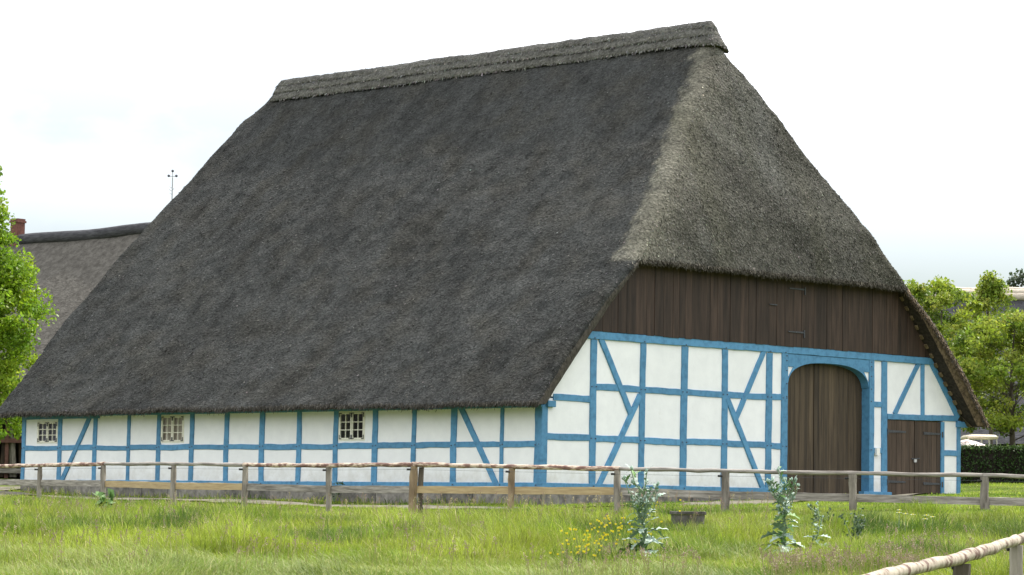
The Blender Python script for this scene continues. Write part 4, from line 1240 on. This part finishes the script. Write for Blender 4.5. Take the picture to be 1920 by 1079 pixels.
def house_far_right():
    c = np.array(plan(20, 122)); z0 = gz(*c)
    root = empty('farmhouse', (*c, z0), "dark thatched farmhouse with a pale straw ridge behind the trees at right", 'house')
    f = np.array([math.sin(YAW), math.cos(YAW)]); r = np.array([math.cos(YAW), -math.sin(YAW)])
    def P(u, d, z): return np.array([*(r * u + f * d), z])
    zr, ze = 8.75 - z0, 2.35 - z0
    v, F = [], []
    NX, NZ = 60, 22
    for sd in (-1, 1):
        base = len(v)
        for i in range(NX + 1):
            for j in range(NZ + 1):
                k = j / NZ
                v.append(P(-9 + 28 * i / NX, sd * 6.3 * (1 - k), ze + (zr - ze) * k))
        F += [(base + i * (NZ + 1) + j, base + (i + 1) * (NZ + 1) + j, base + (i + 1) * (NZ + 1) + j + 1, base + i * (NZ + 1) + j + 1) for i in range(NX) for j in range(NZ)]
    v = np.array(v); v[:, 2] += (fbm(v * .5, 3, 3) - .5) * .2
    mesh_np('thatched_roof', v, F, M['darkthatch'], root, smooth=True)
    for k, (q, z, w_) in enumerate(((.22, zr - .13, .17), (.12, zr + .04, .15), (.0, zr + .15, .13))):
        rp = [P(u, -q, z + .03 * math.sin(u * 2)) for u in np.linspace(-9.1, 19.1, 50)]
        MB().tube(rp, w_, 8, .05).build('ridge_layer', M['paleridge'], root, smooth=True)
    mb = MB()
    def wb(u0, u1, d0, d1, za, zb, name, mat, par=None):
        q = [r * u + f * d for u, d in ((u0, d0), (u1, d0), (u1, d1), (u0, d1))]
        vv = [(*a, za) for a in q] + [(*a, zb) for a in q]
        return mesh_np(name, vv, [(3, 2, 1, 0), (4, 5, 6, 7), (0, 1, 5, 4), (1, 2, 6, 5), (2, 3, 7, 6), (3, 0, 4, 7)], M[mat], par or root)
    wb(-8.6, 18.6, -5.5, -5.3, -.6, ze + .6, 'wall', 'cream')
    wb(-8.6, 18.6, 5.3, 5.5, -.6, ze + .6, 'wall', 'cream')
    for u0 in (-8.8, 18.6): wb(u0, u0 + .2, -5.29, 5.29, -.6, ze + .6, 'wall', 'cream')
    for u0, u1 in ((-1.05, -.30), (1.3, 2.05)):
        z1 = ze + .28
        o = wb(u0, u1, -5.56, -5.51, z1 - .95, z1, 'window', 'interior')
        for a, b, za, zb in ((u0 - .08, u0, z1 - 1, z1 + .04), (u1, u1 + .08, z1 - 1, z1 + .04), (u0, u1, z1, z1 + .05), (u0, u1, z1 - .38, z1 - .34), (u0 + .24, u0 + .28, z1 - .95, z1), (u0 + .49, u0 + .53, z1 - .95, z1)):
            wb(a, b, -5.60, -5.562, za, zb, 'frame', 'greenframe', o)
    wb(-.20, .12, -5.56, -5.51, -.2, ze + .3, 'shutter', 'interior')
house_far_right()

def cart():
    c = np.array(plan(16.95, 106)); z0 = gz(*c)
    root = empty('passenger_cart', (*c, z0), "small pale cart with a rounded beige roof and glazed sides behind the hedge", 'cart')
    f = np.array([math.sin(YAW), math.cos(YAW)]); r = np.array([math.cos(YAW), -math.sin(YAW)])
    zt = 2.40 - z0
    def P(u, d, z): return np.array([*(r * u + f * d), z])
    v = []
    for (s, z) in ((.96, zt - .13), (1.0, zt - .10), (1.0, zt - .06), (.9, zt), (.6, zt + .02)):
        for u, d in ((-.54, -.9), (.54, -.9), (.58, -.5), (.58, .5), (.54, .9), (-.54, .9), (-.58, .5), (-.58, -.5)):
            v.append(P(u * s, d * s, z))
    F = [(i * 8 + k, i * 8 + (k + 1) % 8, i * 8 + 8 + (k + 1) % 8, i * 8 + 8 + k) for i in range(4) for k in range(8)] + [tuple(range(7, -1, -1)), tuple(32 + k for k in range(8))]
    mesh_np('roof', v, F, M['carroof'], root)
    for u in (-.5, -.05, .22, .5):
        MB().tube([P(u, -.8, .5), P(u, -.78, zt - .12)], .022, 6).build('pillar', M['cartbody'], root)
        MB().tube([P(u, .8, .5), P(u, .78, zt - .12)], .022, 6).build('pillar', M['cartbody'], root)
    for a, b in ((-.48, -.08), (.24, .48)):
        mesh_np('side_window', [P(a, -.79, 1.0), P(b, -.79, 1.0), P(b, -.79, zt - .14), P(a, -.79, zt - .14)], [(0, 1, 2, 3)], M['glass'], root)
    vv = [P(u, d, z) for z in (.25, 1.0) for u, d in ((-.55, -.85), (.55, -.85), (.55, .85), (-.55, .85))]
    mesh_np('body', vv, [(3, 2, 1, 0), (4, 5, 6, 7), (0, 1, 5, 4), (1, 2, 6, 5), (2, 3, 7, 6), (3, 0, 4, 7)], M['cartbody'], root)
    for u in (-.42, .42):
        for d in (-.6, .6):
            MB().tube([P(u - .07, d, .22), P(u + .07, d, .22)], .22, 12).build('wheel', M['black'], root)
cart()

def awning():
    c = np.array(plan(16.25, 104.5)); z0 = gz(*c)
    root = empty('parasol', (*c, z0), "low white and pink parasol beside the beige-roofed cart", 'parasol')
    f = np.array([math.sin(YAW), math.cos(YAW)]); r = np.array([math.cos(YAW), -math.sin(YAW)])
    zt = 2.22 - z0
    v = [(0, 0, zt)]
    for s, dz in ((.35, -.08), (.7, -.2), (.85, -.32)):
        for k in range(8):
            a = 2 * math.pi * k / 8
            v.append((*(r * math.cos(a) * s + f * math.sin(a) * s), zt + dz - (.04 if k % 2 else 0)))
    F = [(0, 1 + k, 1 + (k + 1) % 8) for k in range(8)]
    for i in range(2): F += [(1 + i * 8 + k, 9 + i * 8 + k, 9 + i * 8 + (k + 1) % 8, 1 + i * 8 + (k + 1) % 8) for k in range(8)]
    mesh_np('canopy', v, F, M['cloth'], root)
    MB().tube([(0, 0, -.1), (0, 0, zt)], .025, 6).build('pole', M['greywood'], root)
awning()

# ---------------------------------------------------------------- manhole ring in the grass
def manhole():
    x, y = 12.36, -9.04
    g = gz(x, y)
    root = empty('well_ring', (x, y, g), "weathered concrete well ring with a flat lid sunk in the grass", 'well ring')
    n = 22
    ring = [(.30 * math.cos(2 * math.pi * k / n), .30 * math.sin(2 * math.pi * k / n)) for k in range(n)]
    top = -.52 - g
    v = [(a, b, -.2) for a, b in ring] + [(a, b, top - .062) for a, b in ring]
    mesh_np('ring', v, [(k, (k + 1) % n, n + (k + 1) % n, n + k) for k in range(n)] + [tuple(n + k for k in range(n))], M['concrete'], root)
    v = [(a * s, b * s, z) for s, z in ((1.07, top - .06), (1.10, top - .05), (1.10, top - .008), (1.06, top)) for a, b in ring]
    F = [(i * n + k, i * n + (k + 1) % n, i * n + n + (k + 1) % n, i * n + n + k) for i in range(3) for k in range(n)] + [tuple(range(n - 1, -1, -1)), tuple(3 * n + k for k in range(n))]
    mesh_np('lid', v, F, M['concrete'], root)
manhole()

# ---------------------------------------------------------------- thistles and other single plants
def lobed_leaf(ln, wd, droop, ns=9, curl=.0):
    v, f = [], []
    for i in range(ns):
        s = i / (ns - 1)
        env = math.sin(math.pi * min(1, s * .93 + .07)) ** .7
        hw = wd * env * (1.0 if i % 2 else .48)
        x_ = ln * s; z_ = ln * (.45 * s - droop * s * s)
        zz = .25 * hw * (1 if i % 2 else -.4)
        v += [(x_, -hw, z_ + zz + curl * hw), (x_, 0, z_), (x_ + (ln * .04 if i % 2 else 0), hw, z_ + zz - curl * hw * .5)]
    for i in range(ns - 1):
        a = i * 3
        f += [(a, a + 3, a + 4, a + 1), (a + 1, a + 4, a + 5, a + 2)]
    return v, f
LEAFM = []
for (ln, wd, dr) in ((1, .21, .55), (1, .25, .85), (1, .17, .35), (1, .23, 1.05)):
    for m in ('thistle', 'thistlegreen'):
        v, f = lobed_leaf(ln, wd, dr, curl=random.uniform(-.3, .3))
        me = bpy.data.meshes.new('leaf'); me.from_pydata(v, [], f); me.update(); me.materials.append(M[m])
        LEAFM.append(me)
def thistle(x, y, top, label, scale, nleaf, nbranch, seed):
    rg = random.Random(seed)
    g = gz(x, y) 
    H = top - g
    root = empty('thistle', (x, y, g), label, 'thistle', 'thistles in the meadow')
    mb = MB()
    st = [(rg.uniform(-.02, .02) * k, rg.uniform(-.02, .02) * k, H * k / 8 - (.1 if k == 0 else 0)) for k in range(9)]
    mb.tube(st, [.022 * scale * (1 - k / 11) + .004 for k in range(9)], 6)
    sp = np.array(st)
    def on(z): return np.array([np.interp(z, sp[:, 2], sp[:, k]) for k in range(3)])
    tips = [(sp[-1], 1.0)]
    br = []
    for k in range(nbranch):
        zb = H * rg.uniform(.42, .85); a = rg.uniform(0, 6.28)
        b = on(zb); ln = H * rg.uniform(.2, .42)
        e = b + np.array([math.cos(a) * ln * .62, math.sin(a) * ln * .62, ln * .85])
        m_ = (b + e) / 2 + np.array([math.cos(a), math.sin(a), -.3]) * ln * .12
        mb.tube([b, m_, e], [.010 * scale, .008 * scale, .006 * scale], 5)
        br.append((b, m_, e)); tips.append((e, .8))
    mb.build('stem', M['stem'], root)
    def leaf(p, a, size, pitch, kind):
        o = bpy.data.objects.new('leaf', LEAFM[kind]); COL.objects.link(o); o.parent = root
        o.location = p; o.rotation_euler = (rg.uniform(-.4, .4), pitch, a); o.scale = (size, size * rg.uniform(.8, 1.2), size)
    for k in range(nleaf):
        t = (k / nleaf) ** 1.15
        z = H * (.03 + .80 * t)
        size = scale * (.52 - .40 * t) * rg.uniform(.55, 1.25)
        leaf(on(z), k * 2.4 + rg.uniform(-.4, .4), size, rg.uniform(-.25, .2) - .25 * t, rg.choice((0, 0, 2, 2, 4, 6, 3 if t > .3 else 1, 7, 0)))
    for b, m_, e in br:
        for q in (.15, .3, .42, .54, .66, .77, .88, 1.0):
            p = b + (e - b) * q
            leaf(p, rg.uniform(0, 6.28), scale * rg.uniform(.08, .17), rg.uniform(-.9, -.2), rg.choice((0, 2, 4, 5)))
    for e, s in tips:
        for j in range(rg.choice((1, 2, 2))):
            c = np.array(e) + np.array([rg.uniform(-.02, .02), rg.uniform(-.02, .02), rg.uniform(0, .03)])
            r_ = .020 * scale * s + .006
            MB().tube([c - np.array([0, 0, r_]), c - np.array([0, 0, r_ * .3]), c + np.array([0, 0, r_ * .5]), c + np.array([0, 0, r_ * 1.5])], [r_ * .4, r_, r_ * .9, r_ * .25], 7, .12).build('bud', M['thistle'], root)
thistle(17.95, -16.42, -.13, "tall silver-green thistle beside the yellow flowers", 1.0, 38, 12, 21)
thistle(18.05, -13.32, -.02, "tall branching thistle in front of the arched door", 1.0, 36, 15, 14)
thistle(17.45, -11.75, -.42, "short slender thistle just right of the tall branching one", .55, 20, 3, 9)

def herb(x, y, h, sp, label, mat, seed, n=60, ls=.09, cat='plant', name='wild_plant', group=None):
    rg = np.random.default_rng(seed)
    g = gz(x, y)
    root = empty(name, (x, y, g), label, cat, group)
    mb = MB()
    pts = []
    for k in range(7):
        a = rg.uniform(0, 6.28); e = np.array([math.cos(a) * sp * rg.uniform(.2, 1), math.sin(a) * sp * rg.uniform(.2, 1), h * rg.uniform(.6, 1)])
        mb.tube([(0, 0, -.05), e * np.array([.4, .4, .5]), e], [.006, .005, .003], 4)
        for j in range(n // 7):
            q = rg.uniform(.25, 1)
            pts.append(e * np.array([q, q, q]) + rg.normal(0, .035, 3))
    mb.build('stem', M['stem'], root)
    v = leaf_quads(np.array(pts), ls, rg)
    mesh_np('foliage', v, np.arange(len(v)).reshape(-1, 4), M[mat], root)
hp = plan((1605 - 960) / 5500 * 48, 48); herb(hp[0], hp[1], .66, .30, "dark bushy herb growing below the fence post by the small door", 'herb', 2, 190, .06)
hp = plan((1545 - 960) / 5500 * 50.5, 50.5); herb(hp[0], hp[1], .55, .26, "smaller loose herb between the thistles and the dark bushy herb", 'herb', 3, 120, .06)
herb(-6.75, -.28, .55, .35, "thin weed growing against the barn wall below the right-hand window", 'herb', 4, 60, .08)
hp = plan((205 - 960) / 5500 * 56, 56); herb(hp[0], hp[1], .50, .22, "broad-leaved bright green weed in the long grass at left", 'thistlegreen', 6, 46, .16)

# yellow flowers
rgf = np.random.default_rng(31)
for k in range(15):
    px, dd = [(1068, 42), (1082, 42.6), (1094, 42.4), (1103, 43.6), (1114, 43.2), (1126, 44.3), (1138, 44.0), (1148, 45.3), (1158, 44.4), (1170, 45.2), (1180, 46), (1133, 45.2), (1160, 46.4), (1235, 46), (1262, 50)][k]
    dd = dd - 2.2 if k < 13 else dd
    xy = plan((px - 960) / 5500 * dd, dd)
    root = empty('yellow_wildflower', (xy[0], xy[1], gz(*xy)), "yellow wildflower among the patch left of the tall thistle" if k < 13 else "lone yellow wildflower by the well ring" if k == 14 else "yellow wildflower on the right side of the tall thistle", 'flower', 'yellow wildflowers' if k < 13 else None)
    mb = MB(); tips = []
    for j in range(7 if k < 13 else 4):
        a = rgf.uniform(0, 6.28); e = np.array([math.cos(a) * rgf.uniform(.03, .28), math.sin(a) * rgf.uniform(.03, .28), rgf.uniform(.22, .60)])
        mb.tube([(0, 0, 0), e * np.array([.4, .4, .6]), e], [.0025, .002, .0015], 3)
        tips.append(e)
    mb.build('stem', M['herb'], root)
    for e in tips:
        m2 = MB()
        for q in range(4):
            a = q * math.pi / 2 + rgf.uniform(0, 1); s = rgf.uniform(.011, .019)
            m2.add([e, e + np.array([math.cos(a - .5) * s, math.sin(a - .5) * s, .008]), e + np.array([math.cos(a) * s * 1.5, math.sin(a) * s * 1.5, .012]), e + np.array([math.cos(a + .5) * s, math.sin(a + .5) * s, .008])], [(0, 1, 2, 3)])
            m2.add([e + np.array([0, 0, -.012]), e + np.array([math.cos(a) * s, math.sin(a) * s, -.006]), e + np.array([math.cos(a) * s, math.sin(a) * s, .014]), e + np.array([0, 0, .014])], [(0, 1, 2, 3)])
        m2.build('bloom', M['yellowflower'], root)
for k, (px, py) in enumerate(((1690, 957), (1689, 962), (1701, 964), (1715, 965), (1740, 966), (1752, 969), (1738, 973))):
    dd = 50.5 - k * .25
    xy = plan((px - 960) / 5500 * dd, dd)
    z = CAM[2] + (968.5 - py) * dd / 5500
    g = gz(*xy)
    root = empty('white_daisy', (xy[0], xy[1], g), "white daisy in the grass in front of the small double door", 'flower', 'white daisies')
    h = max(.25, z - g)
    MB().tube([(0, 0, 0), (.01, 0, h)], [.004, .003], 3).build('stem', M['stem'], root)
    m2 = MB()
    for q in range(9):
        a = q * 2 * math.pi / 9
        m2.add([(.01, 0, h), (.01 + math.cos(a - .25) * .04, math.sin(a - .25) * .04, h + .006), (.01 + math.cos(a) * .055, math.sin(a) * .055, h), (.01 + math.cos(a + .25) * .04, math.sin(a + .25) * .04, h + .006)], [(0, 1, 2, 3)])
    m2.build('petals', M['white'], root)
    MB().tube([(.01, 0, h), (.01, 0, h + .014)], [.016, .008], 7).build('centre', M['yellowflower'], root)

# ---------------------------------------------------------------- grass (uncountable)
FU = np.array([((np.array(p[:2]) - CAM[:2]) @ np.array([math.cos(YAW), -math.sin(YAW)]), (np.array(p[:2]) - CAM[:2]) @ np.array([math.sin(YAW), math.cos(YAW)])) for p in FENCE])
def fence_d(u): return np.interp(u, FU[:, 0], FU[:, 1])

def blades(u, d, h, wd, lean, leandir, col, name, mat='blade', nseg=3):
    m = len(u)
    p = plan(u, d)
    # plan of paired arrays
    z = terrain(p[:, 0], p[:, 1]) - .02
    B = np.column_stack([p, z])
    L_ = np.stack([np.cos(leandir), np.sin(leandir), np.zeros(m)], 1)
    fa = leandir + np.pi / 2 + rng.normal(0, .7, m)
    S = np.stack([np.cos(fa), np.sin(fa), np.zeros(m)], 1) * (wd / 2)[:, None]
    rows = []
    for s, k in ((0, 1.0), (.5, .85), (1.0, .0)):
        ang = lean * s
        c = B + L_ * (h * s * np.sin(ang * .9))[:, None] + np.array([0, 0, 1.])[None] * (h * s * np.cos(ang * .9))[:, None]
        if k > 0: rows += [c - S * k, c + S * k]
        else: rows += [c]
    v = np.stack(rows, 1)           # m,5,3
    i = np.arange(m)[:, None] * 5
    tri = np.concatenate([i + np.array([[0, 1, 3]]), i + np.array([[0, 3, 2]]), i + np.array([[2, 3, 4]])], 0)
    o = mesh_np(name, v.reshape(-1, 3), tri, M[mat], None, col=np.repeat(col, 5, 0))
    return o

def plan_pairs(u, d):
    f = np.array([math.sin(YAW), math.cos(YAW)]); r = np.array([math.cos(YAW), -math.sin(YAW)])
    return CAM[:2] + np.outer(d, f) + np.outer(u, r)
_plan_old = plan
def plan(u, d):
    if np.ndim(u) == 0: return _plan_old(u, d)
    return plan_pairs(np.asarray(u), np.asarray(d))

def grass_colors(P3, m, dry):
    pat = fbm(np.column_stack([P3 * .55, np.zeros(m)]), 71, 3)
    big = fbm(np.column_stack([P3 * .18, np.zeros(m)]), 73, 2)
    A = np.array([.118, .200, .016]); Bc = np.array([.235, .292, .036]); Cc = np.array([.36, .32, .15]); Dk = np.array([.055, .11, .012])
    t = np.clip((pat - .5) * 3 + .5 + (big - .5) * 1.5 + rng.normal(0, .25, m), 0, 1)[:, None]
    c = A * (1 - t) + Bc * t
    dk = (np.clip((.45 - pat) * 6, 0, 1) * .85)[:, None]
    c = c * (1 - dk) + Dk * dk
    isdry = (rng.random(m) < dry)[:, None]
    c = np.where(isdry, Cc * (.7 + .5 * rng.random((m, 1))), c)
    return c * np.exp(rng.normal(0, .22, m) + (fbm(np.column_stack([P3 * 1.4, np.zeros(m)]), 75, 2) - .5) * .9)[:, None]

# long meadow grass on the bank below the fence
m = 340000
d = rng.uniform(35.5, 76, m * 2); u = rng.uniform(-1, 1, m * 2) * (d * .178 + .8)
keep = (d < fence_d(u) + .5) & (rng.random(m * 2) < np.where(d > 60, .8, 1.0))
u, d = u[keep][:m], d[keep][:m]; m = len(u)
P3 = plan(u, d)
clump = fbm(np.column_stack([P3 * 1.3, np.zeros(m)]), 81, 3)
flat = np.clip((44.5 - d) / 4 + (fbm(np.column_stack([P3 * .4, np.zeros(m)]), 83, 2) - .5) * 4 - np.clip((u - 2.0) * .5, 0, 3), 0, 1)
h = (.13 + .22 * rng.random(m) ** 1.5) * (.35 + 1.3 * clump)
tuft = np.clip((fbm(np.column_stack([P3 * .9, np.zeros(m)]), 85, 2) - .5) * 5, 0, 1)
h = h * (.80 + .70 * tuft)
h = h * np.clip((fence_d(u) - d) / 6.0, .34 + .25 * tuft, 1)
for (tx, ty) in ((17.9, -16.6), (18.2, -13.4)):
    h = h * np.clip(np.hypot(P3[:, 0] - tx, P3[:, 1] - ty) / 1.0, .35, 1)
ringp = np.hypot(P3[:, 0] - 12.75, P3[:, 1] + 9.45)
h = h * np.clip(ringp / 1.1, .5, 1)
lean = .2 + 1.0 * rng.random(m) + flat * .55
base_dir = np.arctan2(-.3, -.9) + (fbm(np.column_stack([P3 * .35, np.zeros(m)]), 87, 2) - .5) * 9
ld = base_dir + rng.normal(0, 1.1, m) * (1.3 - flat * .6)
col = grass_colors(P3, m, .07 + .12 * flat)
# pale dry tint on the flattened swathes (bleached blades)
col = col * (1 - flat[:, None] * .5) + flat[:, None] * .5 * np.array([.23, .29, .062])
edge = np.clip(1 - (fence_d(u) - d) / 5.0, 0, 1) * np.clip((fbm(np.column_stack([P3 * .5, np.zeros(m)]), 89, 2) - .38) * 4, 0, 1)
col = col * (1 - .65 * edge[:, None]) + .65 * edge[:, None] * np.array([.085, .16, .016]) * np.exp(rng.normal(0, .25, m))[:, None]
wd = .006 + .007 * rng.random(m)
tag(blades(u, d, h, wd, lean, ld, col, 'meadow_grass'), "long uneven green meadow grass on the bank below the fence", 'grass', kind='stuff')

# short turf between the fence and the barn and on the lawn at right
m = 70000
d = rng.uniform(54, 100, m * 4); u = rng.uniform(-1, 1, m * 4) * (d * .18 + .5)
P3 = plan(u, d)
inside = (P3[:, 0] < .05) & (P3[:, 0] > -20) & (P3[:, 1] > -.05) & (P3[:, 1] < 16.2)
behind = (P3[:, 1] > 16.5) | (P3[:, 0] < -20.5)
front = (~inside) & (~behind) & (P3[:, 0] < 8) & (P3[:, 1] > -7)
onpath = np.zeros(len(u), bool)
for (a, b, wdt) in (((-21.5, -2), (0.5, -3.0), .7), ((4.5, -1.2), (2.2, 13), .95), ((2.2, 13), (3.5, 22), .95)):
    a, b = np.array(a), np.array(b); t = np.clip(((P3 - a) @ (b - a)) / ((b - a) @ (b - a)), 0, 1)
    onpath |= np.linalg.norm(P3 - (a + t[:, None] * (b - a)), axis=1) < wdt * (.75 + .4 * rng.random(len(u)))
keep = (d > fence_d(u)) & (~inside) & (~onpath) & ((front) | ((u > 9) & (d < 98)) | (P3[:, 1] < -1) | (P3[:, 0] > .5))
u, d = u[keep][:m], d[keep][:m]; m = len(u)
P3 = plan(u, d)
h = .04 + .06 * rng.random(m)
wl = (np.abs(P3[:, 1] + .12) < .14) & (P3[:, 0] < 0)
h = np.where(wl, h * 2.6, h)
col = grass_colors(P3, m, .04) * 1.15
tag(blades(u, d, h, .010 + .010 * rng.random(m), .3 + .6 * rng.random(m), rng.uniform(0, 6.28, m), col, 'lawn_grass'), "short mown lawn grass around the barn", 'grass', kind='stuff')

# flowering grass stems with purplish seed heads
def seed_heads():
    spots = []
    for (n, px0, px1, d0, d1) in ((230, 1440, 1740, 36.8, 39.0), (70, 1000, 1330, 36.5, 38.5), (70, 1650, 1900, 39, 45), (160, 0, 960, 37, 47), (220, 0, 960, 47, 60), (130, 960, 1500, 49, 57)):
        dd = rng.uniform(d0, d1, n); px = rng.uniform(px0, px1, n)
        spots.append(np.column_stack([(px - 960) / 5500 * dd, dd]))
    s = np.concatenate(spots); m = len(s)
    P = plan(s[:, 0], s[:, 1]); z = terrain(P[:, 0], P[:, 1])
    V, F, C = [], [], []
    rg = np.random.default_rng(77)
    for k in range(m):
        h = rg.uniform(.30, .52); b = np.array([P[k, 0], P[k, 1], z[k]])
        a = rg.uniform(0, 6.28); t = b + np.array([math.cos(a) * h * .25, math.sin(a) * h * .25, h])
        s_ = np.array([math.cos(YAW), -math.sin(YAW), 0]) * .003
        i = len(V)
        V += [b - s_, b + s_, t + s_, t - s_]; F.append((i, i + 1, i + 2, i + 3)); C += [(.2, .19, .08)] * 4
        pc = np.array([.24, .165, .145]) if rg.random() < .65 else np.array([.36, .31, .2])
        pc = pc * rg.uniform(.75, 1.25)
        for j in range(13):
            q = t + (b - t) * (.22 * j / 13) + rg.normal(0, .016, 3) * (.4 + j / 10)
            dv = rg.normal(0, 1, 3); dv[2] = abs(dv[2]); dv = dv / np.linalg.norm(dv) * rg.uniform(.012, .026)
            sd_ = np.cross(dv, rg.normal(0, 1, 3)); sd_ = sd_ / (np.linalg.norm(sd_) + 1e-9) * .006
            i = len(V)
            V += [q - sd_, q + sd_, q + dv + sd_ * .4, q + dv - sd_ * .4]; F.append((i, i + 1, i + 2, i + 3)); C += [tuple(pc)] * 4
    o = mesh_np('grass_seed_heads', np.array(V), np.array(F), M['blade'], None, col=np.array(C))
    tag(o, "purplish brown flowering grass heads standing in the meadow", 'grass', kind='stuff')
seed_heads()
